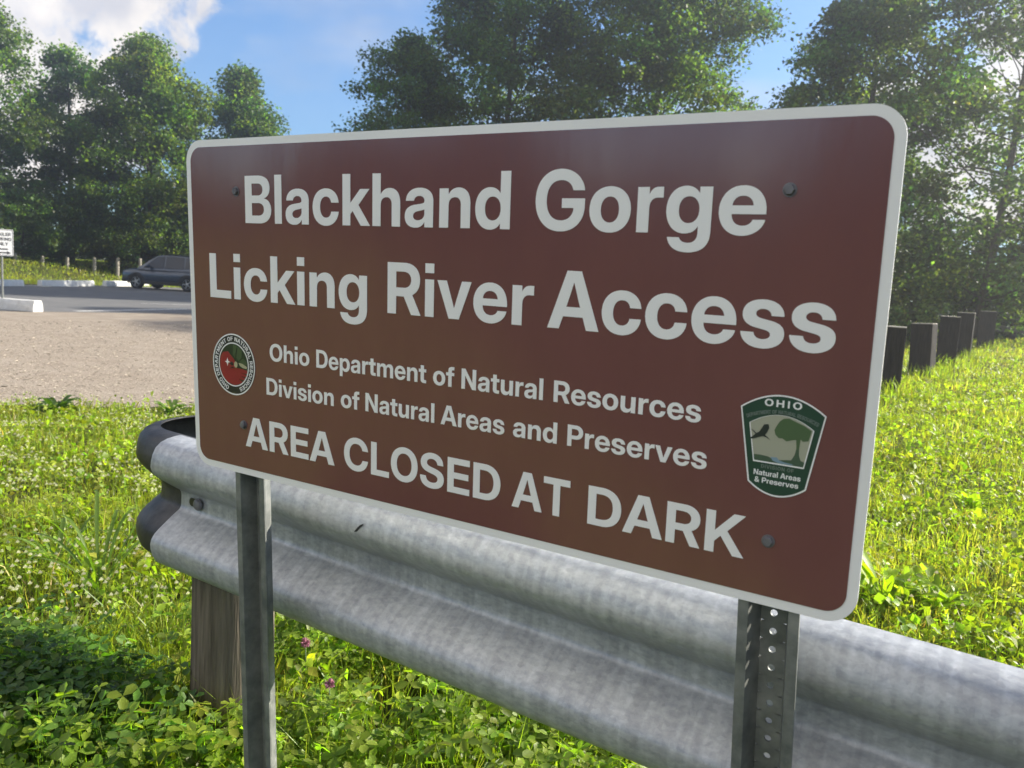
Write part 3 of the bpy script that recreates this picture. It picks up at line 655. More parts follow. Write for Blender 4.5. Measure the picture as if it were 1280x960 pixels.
# round seal with a red bird
M_black = mat('seal_black', (0.022, 0.022, 0.022), 0.35)
M_red = mat('seal_red', (0.30, 0.022, 0.028), 0.35, var=(0.25, 0.018, 0.022), scale=30)
M_dkgreen = mat('seal_dark_green', (0.020, 0.035, 0.018), 0.35)
M_leafgr = mat('seal_leaf_green', (0.055, 0.085, 0.038), 0.35)
M_cream = mat('seal_cream', (0.40, 0.38, 0.24), 0.35)
seal = MB().prism(circle(.1172, .2060, .0572), 0.0006, 0.0012, SM)
seal = obj('round_seal', seal, M_black, sign)
cx, cy = .1172, .2060
flat_shape('seal_ring', [circle(cx, cy, .0572), circle(cx, cy, .0548), circle(cx, cy, .0410), circle(cx, cy, .0388)], SP(0.0016), M_white, seal)
flat_shape('seal_lettering', arc_polys('OHIO DEPARTMENT OF NATURAL RESOURCES', cx, cy, .0440, .0078, -162, 162), SP(0.0016), M_white, seal)
flat_shape('seal_background', [circle(cx, cy, .0388)], SP(0.0014), M_dkgreen, seal)
def off(pts):
    return [(cx + a * .0388, cy + b * .0388) for a, b in pts]
bird = off([(-.93, .30), (-.72, .55), (-.38, .60), (-.10, .38), (.08, .22), (.20, .10), (.05, -.02), (.18, -.14), (.60, -.16), (.97, -.20),
            (.93, -.36), (.50, -.34), (.92, -.42), (.86, -.52), (.45, -.50), (.82, -.58), (.72, -.69), (.36, -.66), (.62, -.78), (.42, -.90),
            (.0, -.995), (-.42, -.90), (-.76, -.64), (-.96, -.22)])
flat_shape('seal_bird', [bird], SP(0.0018), M_red, seal)
flat_shape('seal_leaves', [off([(-.02, .50), (.0, .95), (.28, .92), (.18, .55), (.12, .32)]), off([(.22, .35), (.32, .90), (.62, .74), (.60, .40), (.36, .18)]),
                           off([(.40, .18), (.66, .34), (.93, .22), (.95, .05), (.60, .06)])], SP(0.0019), M_leafgr, seal)
flat_shape('seal_flower', [circle(cx + .17 * .0388, cy + .02 * .0388, .0046, .0056), off([(.36, .12), (.62, .10), (.94, -.02), (.92, -.12), (.66, -.10), (.46, -.02)])], SP(0.0021), M_cream, seal)
flat_shape('seal_eye', [off([(-.42, .30), (-.36, .14), (-.22, .10), (-.36, .06), (-.42, -.10), (-.47, .06), (-.60, .10), (-.47, .14)])], SP(0.0021), M_white, seal)
flat_shape('seal_face_marks', [off([(-.30, .02), (-.10, .14), (.02, .02), (-.08, -.06)]), off([(-.30, -.22), (-.05, -.10), (.10, -.18), (-.06, -.17)])], SP(0.0021), M_black, seal)

# shield badge of the nature preserves
M_shield = mat('badge_green', (0.020, 0.058, 0.036), 0.35)
M_sky = mat('badge_sky', (0.36, 0.36, 0.27), 0.35)
M_tree = mat('badge_tree', (0.075, 0.125, 0.055), 0.35)
M_bank = mat('badge_bank', (0.060, 0.100, 0.062), 0.35)
M_river = mat('badge_river', (0.20, 0.30, 0.36), 0.35)
M_heron = mat('badge_bird', (0.022, 0.030, 0.026), 0.35)
M_pale = mat('badge_pale_letters', (0.16, 0.20, 0.17), 0.4)
def arc3(p0, pm_, p1, n=18):
    return [((1 - t) ** 2 * p0[0] + 2 * t * (1 - t) * pm_[0] + t * t * p1[0], (1 - t) ** 2 * p0[1] + 2 * t * (1 - t) * pm_[1] + t * t * p1[1]) for t in [k / n for k in range(n)]]
bx, by = 1.1128, .2088
def shield_outline(k=0.0):
    tl, tr, br, bl = (-.0515 + k, .0445 - k * .5), (.0515 - k, .0445 - k * .5), (.0357 - k, -.0497 + k * .6), (-.0357 + k, -.0497 + k * .6)
    o = arc3(bl, (0, -.0790 + k * 1.5), br) + [br] + arc3(tr, (0, .0835 - k * 1.6), tl) + [tl]
    return [(bx + a, by + b) for a, b in o]
badge = obj('shield_badge', MB().prism(shield_outline(), 0.0006, 0.0012, SM), M_shield, sign)
flat_shape('badge_rim', [shield_outline(), shield_outline(.0018)], SP(0.0016), M_white, badge)
inner = [(1.0748, .2340)] + arc3((1.0748, .2340), (1.1126, .2610), (1.1505, .2340)) + [(1.1505, .2340), (1.1427, .1872), (1.0830, .1872)]
def grow(P, k):
    c = np.mean(np.array(P), 0)
    return [tuple(c + (np.array(p) - c) * k) for p in P]
flat_shape('badge_picture_rim', [grow(inner, 1.035), inner], SP(0.0016), M_white, badge)
flat_shape('badge_sky', [inner], SP(0.0015), M_sky, badge)
flat_shape('badge_bank', [[(1.0830, .1874), (1.0822, .1945), (1.090, .1950), (1.100, .1942), (1.108, .1905), (1.118, .1925), (1.128, .1940), (1.1315, .2010), (1.1330, .2090),
                           (1.1362, .2090), (1.1368, .2010), (1.139, .1950), (1.1438, .1935), (1.1427, .1874)]], SP(0.0017), M_bank, badge)
flat_shape('badge_river', [[(1.103, .1940), (1.111, .1945), (1.113, .1915), (1.122, .1895), (1.129, .1893), (1.131, .1880), (1.113, .1876), (1.106, .1898)]], SP(0.0019), M_river, badge)
flat_shape('badge_tree', [[(1.1066, .2230), (1.1050, .2285), (1.1075, .2345), (1.1105, .2400), (1.1150, .2440), (1.1215, .2452), (1.1300, .2420), (1.1400, .2385), (1.1490, .2335),
                           (1.1478, .2270), (1.1462, .2205), (1.1400, .2190), (1.1370, .2215), (1.1362, .2090), (1.1330, .2090), (1.1318, .2200), (1.1270, .2190), (1.1205, .2165), (1.1150, .2195), (1.1110, .2190)]], SP(0.0018), M_tree, badge)
flat_shape('badge_bird', [[(1.0762, .2263), (1.0800, .2243), (1.0832, .2215), (1.0868, .2240), (1.0895, .2290), (1.0920, .2338), (1.0975, .2348), (1.0985, .2300), (1.0965, .2245), (1.0940, .2205),
                           (1.0975, .2185), (1.1005, .2152), (1.0962, .2178), (1.0915, .2188), (1.0860, .2165), (1.0800, .2140), (1.0745, .2135), (1.0790, .2170), (1.0822, .2205)]], SP(0.0020), M_heron, badge)
flat_shape('badge_lettering', word_polys('OHIO', 1.0905, 1.1352, .2574, .0088, track=150), SP(0.0017), M_white, badge)
flat_shape('badge_lettering', arc_polys('DEPARTMENT OF NATURAL RESOURCES', bx, .1500, .0990, .0046, -25.5, 25.5), SP(0.0017), M_pale, badge)
flat_shape('badge_lettering', word_polys('DIVISION OF', 1.0924, 1.1322, .1786, .0046, track=60), SP(0.0017), M_pale, badge)
flat_shape('badge_lettering', word_polys('Natural Areas', 1.0838, 1.1411, .1690, .0069), SP(0.0017), M_white, badge)
flat_shape('badge_lettering', word_polys('& Preserves', 1.0856, 1.1391, .1596, .0069), SP(0.0017), M_white, badge)

# bolts through the panel
for (u, v) in ((.1349, .5185), (.1400, .0952), (1.0988, .5168), (1.1087, .0857)):
    b = MB()
    Mb = SM @ Matrix.Translation((u, v, 0.0006))
    b.lathe([(0.0085, 0.0), (0.0085, 0.0010)], Mb, 24)
    b.lathe([(0.0066, 0.0011), (0.0066, 0.0042), (0.0056, 0.0054)], Mb, 6)
    obj('bolt', b, M_bolt, sign)

# U-channel posts with a perforated web
def u_post(xc, lean, top, holes, name='post'):
    mb = MB()
    W2, fl, dep, t = 0.039, 0.0135, 0.034, 0.0035
    y0 = 0.0035
    Mp = SM @ Matrix.Translation((xc, 0, 0)) @ Matrix.Rotation(lean, 4, 'Z')
    # post space: u right, v along the post, w towards the viewer (flanges touch the panel's back at w = -0.003)
    f0 = -0.0032
    prof = [(-W2, f0), (-W2 + fl, f0), (-0.0165, f0 - dep + t), (0.0165, f0 - dep + t), (W2 - fl, f0), (W2, f0),
            (W2, f0 - t), (W2 - fl + 0.0025, f0 - t), (0.0185, f0 - dep), (-0.0185, f0 - dep), (-W2 + fl - 0.0025, f0 - t), (-W2, f0 - t)]
    lo, hi = -SZ - 0.25, top
    wf, wb = f0 - dep + t, f0 - dep
    # flanges and walls: everything but the web
    left = [prof[0], prof[1], prof[2], (prof[2][0], wb), prof[9], prof[10], prof[11]]
    right = [(-a, b) for a, b in left]
    left = [prof[0], prof[1], prof[2], (-0.0165, wb), prof[9], prof[10], prof[11]]
    for side in (left, [(-a, b) for a, b in reversed(left)]):
        mb.loft([[Mp @ Vector((a, v, b)) for a, b in side] for v in (lo, hi)])
    # web with real holes every 25.4 mm
    hw, pitch, r, K = 0.0165, 0.0254, 0.0047, 16
    n = int((hi - lo) / pitch)
    for i in range(n):
        vc = hi - (i + 0.5) * pitch
        if not holes or not (-0.34 < vc < 0.03):
            mb.add([Mp @ Vector((a, vc + b, w)) for w in (wf, wb) for a, b in ((-hw, -pitch / 2), (hw, -pitch / 2), (hw, pitch / 2), (-hw, pitch / 2))], [(0, 1, 2, 3), (7, 6, 5, 4)])
            continue
        sq, ho = [], []
        for k in range(K):
            a = 2 * math.pi * (k + 0.5) / K
            c, s = math.cos(a), math.sin(a)
            m_ = max(abs(c) / hw, abs(s) / (pitch / 2))
            sq.append((c / m_, s / m_))
            ho.append((r * c, r * s))
        vs, fs = [], []
        for w in (wf, wb):
            vs += [Mp @ Vector((a, vc + b, w)) for a, b in sq] + [Mp @ Vector((a, vc + b, w)) for a, b in ho]
        for k in range(K):
            j = (k + 1) % K
            fs.append((k, j, K + j, K + k))
            fs.append((2 * K + k, 3 * K + k, 3 * K + j, 2 * K + j))
            fs.append((K + k, K + j, 3 * K + j, 3 * K + k))
        mb.add(vs, fs)
    return obj(name, mb, M_galv, sign)
u_post(0.147, rad(0.25), 0.575, False)
u_post(1.1150, rad(2.0), 0.575, True)

# ------------------------------------------------------------------ guardrail
def steel(name, base, var, rough, metallic):
    m = mat(name, base, rough, metallic=metallic, spec=0.5, var=var, scale=70.0, detail=14, rough_var=0.13, stretch=(0.8, 1.0, 1.7), bump=0.12, bump_scale=90, bump_dist=0.002)
    nt = m.node_tree
    b = nt.nodes['Principled BSDF']
    # zinc spangle: small facets with their own tone
    v = nt.nodes.new('ShaderNodeTexVoronoi')
    v.inputs['Scale'].default_value = 120
    tc = [n for n in nt.nodes if n.type == 'TEX_COORD'][0]
    nt.links.new(tc.outputs['Object'], v.inputs['Vector'])
    src = b.inputs['Base Color'].links[0].from_socket
    sep = nt.nodes.new('ShaderNodeSeparateColor')
    nt.links.new(v.outputs['Color'], sep.inputs[0])
    mr = nt.nodes.new('ShaderNodeMapRange')
    mr.inputs['To Min'].default_value = 0.88
    mr.inputs['To Max'].default_value = 1.06
    nt.links.new(sep.outputs[0], mr.inputs['Value'])
    # grime running down the face
    mp = nt.nodes.new('ShaderNodeMapping')
    mp.inputs['Scale'].default_value = (46, 3, 2.2)
    nt.links.new(tc.outputs['Object'], mp.inputs['Vector'])
    n = nt.nodes.new('ShaderNodeTexNoise')
    n.inputs['Scale'].default_value = 1.4
    n.inputs['Detail'].default_value = 7
    nt.links.new(mp.outputs[0], n.inputs['Vector'])
    mr2 = nt.nodes.new('ShaderNodeMapRange')
    mr2.inputs['From Min'].default_value = 0.35
    mr2.inputs['From Max'].default_value = 0.7
    mr2.inputs['To Min'].default_value = 0.80
    mr2.inputs['To Max'].default_value = 1.06
    nt.links.new(n.outputs['Fac'], mr2.inputs['Value'])
    mu = nt.nodes.new('ShaderNodeMath'); mu.operation = 'MULTIPLY'
    nt.links.new(mr.outputs[0], mu.inputs[0]); nt.links.new(mr2.outputs[0], mu.inputs[1])
    vm = nt.nodes.new('ShaderNodeVectorMath'); vm.operation = 'SCALE'
    nt.links.new(src, vm.inputs[0]); nt.links.new(mu.outputs[0], vm.inputs['Scale'])
    nt.links.new(vm.outputs[0], b.inputs['Base Color'])
    return m
M_rail = steel('galvanised_rail', (0.32, 0.335, 0.355), (0.48, 0.488, 0.49), 0.40, 0.16)
M_end = mat('dark_end_steel', (0.010, 0.011, 0.014), 0.5, metallic=0.2, spec=0.4, var=(0.075, 0.072, 0.070), scale=12, bump=0.2, bump_scale=40)  # near-black mottled steel, much darker than the rail
M_rpost = mat('weathered_post_wood', (0.070, 0.059, 0.044), 0.9, var=(0.19, 0.162, 0.122), scale=9, stretch=(9, 9, 0.5), bump=0.7, bump_scale=14, bump_dist=0.012, spec=0.2)

RY, RA, RZ, RB = 0.1916, -0.0218, 0.7800, -0.0229
def rail_pt(x, d, h):
    """x along the rail, d towards the viewer from the rail's back plane, h below its top"""
    return (x, RY + RA * x - d, RZ + RB * x - h)
half = [(0.004, 0.0), (0.020, 0.0014), (0.040, 0.0044), (0.057, 0.0104), (0.0700, 0.0212), (0.0780, 0.0362), (0.0820, 0.0520), (0.0830, 0.0640), (0.0800, 0.0750), (0.0720, 0.0860),
        (0.0580, 0.0970), (0.0420, 0.1080), (0.0260, 0.1190), (0.0130, 0.1270), (0.0050, 0.1320), (0.0012, 0.1380), (0.0, 0.1460), (0.0, 0.1555)]
WPROF = half + [(d, 0.311 - h) for d, h in reversed(half[:-1])]
def thick(prof, t=0.0032):
    P = np.array(prof)
    T = np.gradient(P, axis=0)
    N = np.stack([-T[:, 1], T[:, 0]], 1)
    N /= np.linalg.norm(N, axis=1)[:, None]
    if N[7, 0] > 0:
        N = -N
    return [tuple(p) for p in P] + [tuple(p + n * t) for p, n in reversed(list(zip(P, N)))]
rail_root = thing('guardrail', 'galvanised corrugated steel guardrail on wooden posts running behind the brown sign', 'guardrail', (-0.2, RY + 0.1, 0.0))
ring = thick(WPROF)
xs = [-0.312] + list(np.linspace(-0.25, 6.0, 40))
rb = MB().loft([[rail_pt(x, d, h) for d, h in ring] for x in xs])
beam = obj('beam', rb, M_rail, rail_root, autosmooth=50)
# rounded end piece, lapped behind the beam and curled back round the post
R0, flat = 0.150, 0.70
eprof = [(d * flat + 0.012, h) for d, h in WPROF]
ering = thick(eprof)
rings = []
for x in np.linspace(-0.02, -0.352, 6):
    rings.append([rail_pt(x, d - 0.018, h) for d, h in ering])
cxe = -0.352
for k in range(1, 19):
    a = math.pi * k / 18
    r_ = []
    for d, h in ering:
        R = R0 + (d - 0.018)
        r_.append((cxe - R * math.sin(a), RY + RA * cxe + R0 - R * math.cos(a), RZ + RB * cxe - h))
    rings.append(r_)
for x in (-0.26, -0.16):
    rings.append([(x, RY + RA * cxe + 2 * R0 + (d - 0.018), RZ + RB * cxe - h) for d, h in ering])
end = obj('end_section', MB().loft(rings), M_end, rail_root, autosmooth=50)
obj('sunlit_edge', MB().tube([(p[0], p[1], p[2] + .0005) for p in (r[0] for r in rings[16:])], .0024, 6), M_rail, end, smooth=True)  # pale tube added to draw the sunlit rim of the dark end
M_gouge = mat('bare_gouge', (0.02, 0.02, 0.02), 0.7)
gx_ = 0.335
gm = Matrix.Translation(rail_pt(gx_, 0.0826, 0.053)) @ Matrix.Rotation(rad(90), 4, 'X')
obj('gouge', MB().prism([(-.011, -.010), (-.004, -.008), (.002, .000), (.009, .006), (.011, .010), (.003, .006), (-.004, -.001)], 0.0, 0.0012, gm), M_gouge, beam)
# slot and splice bolt in the valley
for x in (-0.245,):
    Mb = Matrix.Translation(rail_pt(x, 0.0035, 0.152)) @ Matrix.Rotation(rad(90), 4, 'X')
    slot = MB().prism(round_rect(-0.030, 0.012, -0.010, 0.010, 0.0099, 8), 0.000, 0.0012, Mb)
    obj('slot', slot, M_black, beam)
    b = MB().lathe([(0.0145, 0.0015), (0.0145, 0.004), (0.011, 0.0085), (0.005, 0.0105)], Mb @ Matrix.Translation((0.004, -0.001, 0)), 20)
    obj('splice_bolt', b, M_bolt, beam)
for x, yy in ((-0.245, 0.305), (1.72, 0.26), (3.62, 0.22)):
    rr = random.Random(int(x * 10))
    p = MB()
    sides = 22
    offs = [1 + rr.uniform(-0.035, 0.035) for _ in range(sides)]
    offs[6] = 0.93; offs[13] = 0.94
    rings = []
    for z, s in ((-0.3, 1.06), (0.0, 1.05), (0.25, 1.02), (0.5, 1.0), (0.72, 0.985), (0.745, 0.95)):
        rings.append([(x + 0.098 * s * offs[k] * math.cos(2 * math.pi * k / sides), yy + 0.098 * s * offs[k] * math.sin(2 * math.pi * k / sides), z - 0.02) for k in range(sides)])
    obj('wooden_post', p.loft(rings), M_rpost, rail_root, autosmooth=40)

# ------------------------------------------------------------------ timber posts along the right lawn
M_timber = mat('dark_timber', (0.022, 0.020, 0.019), 0.9, var=(0.050, 0.044, 0.040), scale=7, stretch=(6, 6, 0.6), bump=0.6, bump_scale=12, bump_dist=0.015, spec=0.15)
M_caps = mat('sunlit_weathered_top', (0.38, 0.35, 0.30), 0.9, var=(0.26, 0.24, 0.20), scale=20)  # weathered post tops, coloured paler to show them sunlit
def timber_post(x, y, w, h, label, rz, lean=0.0):
    z0 = float(zg(x, y))
    t = thing('timber_post', label, 'post', (x, y, z0), group='timber posts along the lawn')
    Mx = Matrix.Translation((x, y, z0)) @ Matrix.Rotation(rz, 4, 'Z') @ Matrix.Rotation(lean, 4, 'Y')
    b = MB().box(-w / 2, w / 2, -w / 2, w / 2, -0.2, h - 0.012, Mx)
    obj('shaft', b, M_timber, t, bevel=0.012)
    c = MB().box(-w / 2 + .004, w / 2 - .004, -w / 2 + .004, w / 2 - .004, h - 0.011, h, Mx)
    obj('post_top', c, M_caps, t)
    return t
timber_post(-0.17, 11.13, 0.25, 0.96, 'nearest square timber post, half hidden by the right edge of the brown sign', 0.12)
timber_post(-0.14, 14.64, 0.34, 0.96, 'wide square timber post, next one to the right of the post at the sign edge', -0.15, rad(-3))
timber_post(-0.02, 17.48, 0.35, 1.03, 'square timber post standing in the middle of the row of five', 0.1)
timber_post(0.08, 20.21, 0.35, 1.08, 'square timber post second from the far end of the row', 0.0)
timber_post(0.26, 26.47, 0.42, 1.10, 'farthest and smallest looking timber post, beside the low plank barrier', 0.05)

M_plank = mat('grey_plank', (0.15, 0.135, 0.12), 0.9, var=(0.24, 0.22, 0.20), scale=6, stretch=(.6, 4, 4), bump=.4, bump_scale=14)
bar = thing('plank_barrier', 'low dark plank barrier with two rails at the far right of the lawn', 'fence', (3.0, 33.0, 0.0))
for zc in (0.42, 0.84):
    obj('plank', MB().box(-0.2, 14.0, 32.96, 33.04, zc - 0.11, zc + 0.11), M_plank, bar, bevel=0.01)
for px in (0.8, 3.2, 5.6, 8.0, 10.4, 12.8):
    obj('barrier_post', MB().box(px - .1, px + .1, 33.045, 33.245, -0.2, 1.02), M_timber, bar, bevel=0.01)
# ------------------------------------------------------------------ car park furniture
M_conc = mat('white_concrete', (0.58, 0.57, 0.54), 0.85, var=(0.74, 0.73, 0.70), scale=7, bump=0.3, bump_scale=50)
def wheel_stop(cx_, cy_, ang, L, h, w, label):
    z0 = float(zg(cx_, cy_)) + 0.008
    Mx = Matrix.Translation((cx_, cy_, z0)) @ Matrix.Rotation(ang, 4, 'Z')
    prof = [(-w / 2, 0), (w / 2, 0), (w / 2 * .92, h * .55), (w / 2 * .68, h), (-w / 2 * .68, h), (-w / 2 * .92, h * .55)]
    mb = MB().loft([[Mx @ Vector((x, a, b)) for a, b in prof] for x in (-L / 2, -L / 2 + .02, L / 2 - .02, L / 2)])
    o = obj('wheel_stop', mb, M_conc, None, origin=(cx_, cy_, z0), bevel=0.015)
    return tag(o, label, 'wheel stop', 'concrete wheel stops of the car park')
sa = math.atan2(.93, -.366)
wheel_stop(-34.75, 16.77, sa, 3.45, .27, .26, 'far white concrete wheel stop just right of the parking sign post')
wheel_stop(-36.33, 20.91, sa, 3.45, .27, .26, 'white concrete wheel stop lying alone in front of the sunlit grass strip')
wheel_stop(-37.95, 24.95, sa, 3.45, .27, .26, 'white concrete wheel stop right in front of the parked car')
wheel_stop(-21.55, 10.42, math.atan2(.30, .95), 2.6, .29, .34, 'big near white concrete block at the foot of the parking sign')

M_signw = mat('road_sign_white', (0.62, 0.62, 0.62), 0.5, var=(0.66, 0.66, 0.66), scale=5)
M_ink = mat('road_sign_black', (0.02, 0.02, 0.02), 0.5)
psx, psy = -21.25, 10.42
psz = float(zg(psx, psy))
ps = thing('parking_sign', 'small white parking sign with black arrows on a thin steel post', 'sign', (psx, psy, psz))
pang = math.atan2(CAM[1] - psy, CAM[0] - psx) + rad(90)
PM = Matrix.Translation((psx, psy, 0.99)) @ Matrix.Rotation(pang + rad(8), 4, 'Z') @ Matrix.Rotation(rad(90), 4, 'X') @ Matrix.Scale(0.84, 4)
obj('post', MB().prism([(-.03, -.05), (.03, -.05), (.03, -.03), (.012, -.02), (-.012, -.02), (-.03, -.03)], -1.9, 0.76, PM @ Matrix.Rotation(rad(-90), 4, 'X') @ Matrix.Scale(-1, 4, Vector((0, 1, 0)))), M_galv, ps)
ppan = obj('panel', MB().prism(round_rect(-.31, .31, 0, .80, .035), -.003, 0, PM), M_signw, ps)
flat_shape('panel_border', [round_rect(-.295, .295, .015, .785, .03), round_rect(-.283, .283, .027, .773, .024)], PM @ Matrix.Translation((0, 0, .003)), M_ink, ppan)
flat_shape('lettering', word_polys('TRAILER', -.24, .24, .600, .10) + word_polys('PARKING', -.25, .25, .455, .10) + word_polys('ONLY', -.17, .17, .310, .10), PM @ Matrix.Translation((0, 0, .003)), M_ink, ppan)
flat_shape('arrow', [[(-.13, .20), (-.05, .255), (-.05, .22), (.16, .22), (.16, .18), (-.05, .18), (-.05, .145)]], PM @ Matrix.Translation((0, 0, .003)), M_ink, ppan)
flat_shape('arrow', [[(.24, .09), (.13, .145), (.13, .11), (-.20, .11), (-.20, .07), (.13, .07), (.13, .035)]], PM @ Matrix.Translation((0, 0, .003)), M_ink, ppan)

M_bollard = mat('grey_bollard_wood', (0.20, 0.18, 0.15), 0.9, var=(0.34, 0.31, 0.26), scale=8, stretch=(4, 4, .6), bump=.4, bump_scale=20)
bl = ['leftmost grey wooden bollard on the bank, beside the parking sign panel', 'second grey bollard from the left on the grass bank', 'third grey bollard from the left on the grass bank',
      'fourth grey bollard from the left on the grass bank', 'pale sunlit bollard standing just left of the parked car', 'pale bollard rising behind the bonnet of the parked car']
for (u, v), lab in zip([(19, 322), (53, 321), (84, 321), (118, 322), (147, 322.5), (175, 323)], bl):
    d = px_dir(u, v); t = 53.0 / math.hypot(d[0], d[1])
    p = CAM + d * t
    z0 = float(zg(p[0], p[1]))
    h = max(.4, p[2] - z0)
    mb = MB().lathe([(.095, -.15), (.095, h * .5), (.09, h - .03), (.06, h)], Matrix.Translation((p[0], p[1], z0)), 12)
    tag(obj('bollard', mb, M_bollard, None, origin=(p[0], p[1], z0), autosmooth=40), lab, 'bollard', 'wooden bollards along the grass bank')

# ------------------------------------------------------------------ parked car
M_paint = mat('car_paint', (0.030, 0.046, 0.072), 0.30, metallic=0.4, coat=0.5, var=(0.038, 0.055, 0.084), scale=2)
M_glass = mat('car_glass', (0.008, 0.014, 0.024), 0.08, spec=0.45)
M_clad = mat('car_cladding', (0.018, 0.018, 0.02), 0.7)
M_tyre = mat('tyre_rubber', (0.012, 0.012, 0.013), 0.85)
M_rim = mat('alloy_rim', (0.45, 0.46, 0.48), 0.3, metallic=0.9)
M_lamp = mat('lamp_glass', (0.60, 0.62, 0.65), 0.12, spec=0.8)
M_tail = mat('tail_lamp', (0.25, 0.01, 0.01), 0.2)
crz = math.atan2(-.37, -.93)
car = thing('parked_car', 'dark blue grey car parked in the shade, partly hidden by the brown sign', 'car', (-34.44, 25.08, -0.39), crz)
def lerp_tab(tab, x):
    xs_ = [t[0] for t in tab]
    return [float(np.interp(x, xs_, [t[i] for t in tab])) for i in range(1, len(tab[0]))]
# x, underside, shoulder height, half width
low = [(-2.30, .50, .94, .70), (-2.22, .36, 1.00, .83), (-1.9, .30, 1.03, .90), (-1.2, .26, 1.02, .925), (0, .25, .99, .925), (.95, .25, .99, .925), (1.25, .26, 1.00, .92), (1.7, .28, .99, .905), (2.05, .31, .95, .86), (2.24, .36, .88, .76), (2.30, .46, .78, .64)]
rings = []
for x in np.linspace(-2.30, 2.30, 47):
    zb, zt, hw = lerp_tab(low, x)
    zm = (zb + zt) / 2
    ring_ = []
    for k in range(28):
        a = 2 * math.pi * k / 28
        c, s = math.cos(a), math.sin(a)
        e = 0.38
        ring_.append((x, hw * math.copysign(abs(c) ** e, c) * (1 - .05 * max(0, s)), zm + (zt - zb) / 2 * math.copysign(abs(s) ** .55, s)))
    rings.append(ring_)
body = obj('body', MB().loft(rings), M_paint, car, autosmooth=45)
gh = [(-2.20, 1.00), (-2.10, 1.28), (-1.90, 1.57), (-1.5, 1.665), (-.6, 1.71), (.0, 1.70), (.42, 1.64), (.78, 1.43), (1.34, 1.00)]
def gh_y(z):
    return .845 - .21 * max(0, (z - 1.0)) / .62
rings = []
for x in np.linspace(-2.20, 1.34, 45):
    zt = float(np.interp(x, [p[0] for p in gh], [p[1] for p in gh]))
    zt = max(zt, 0.985)
    yt = gh_y(zt)
    rr = min(.07, max(.0, (zt - 1.0) * .4))
    rings.append([(x, -.85, .93), (x, -gh_y(zt - rr), zt - rr), (x, -yt + rr * .6, zt - rr * .15), (x, -yt * .5, zt + .012), (x, yt * .5, zt + .012), (x, yt - rr * .6, zt - rr * .15), (x, gh_y(zt - rr), zt - rr), (x, .85, .93)])
obj('cabin', MB().loft(rings), M_paint, car, autosmooth=40)
def side_glass(pts, name='side_window'):
    for s in (-1, 1):
        mb = MB()
        v0 = [(x, s * (gh_y(z) + .004), z) for x, z in pts]
        v1 = [(x, s * (gh_y(z) + .012), z) for x, z in pts]
        n = len(pts)
        mb.add(v0 + v1, [tuple(range(n)), tuple(range(n, 2 * n))] + [(i, (i + 1) % n, n + (i + 1) % n, n + i) for i in range(n)])
        obj(name, mb, M_glass, car)
side_glass([(1.02, 1.04), (.58, 1.43), (.36, 1.58), (-.02, 1.61), (-.02, 1.04)])
side_glass([(-.10, 1.04), (-.10, 1.61), (-.60, 1.615), (-1.02, 1.595), (-1.08, 1.06)])
side_glass([(-1.16, 1.07), (-1.11, 1.59), (-1.45, 1.57), (-1.78, 1.42), (-1.86, 1.14)])
def end_glass(x0, z0, x1, z1, sgn, name):
    mb = MB()
    n = Vector((z1 - z0, 0, x0 - x1)).normalized() * (.012 * sgn)
    q = [Vector(p) for p in ((x0, -.70, z0), (x0, .70, z0), (x1, .56, z1), (x1, -.56, z1))]
    mb.add([p + n for p in q] + [p + n * .3 for p in q], [(0, 1, 2, 3), (4, 7, 6, 5), (0, 4, 5, 1), (1, 5, 6, 2), (2, 6, 7, 3), (3, 7, 4, 0)])
    obj(name, mb, M_glass, car)
end_glass(1.28, 1.05, .48, 1.62, 1, 'windscreen')
end_glass(-2.18, 1.08, -1.93, 1.55, -1, 'rear_window')
obj('bumper', MB().box(-2.34, -2.12, -.80, .80, .34, .56), M_clad, car, bevel=.04)
obj('bumper', MB().box(2.10, 2.33, -.66, .66, .30, .50), M_clad, car, bevel=.05)
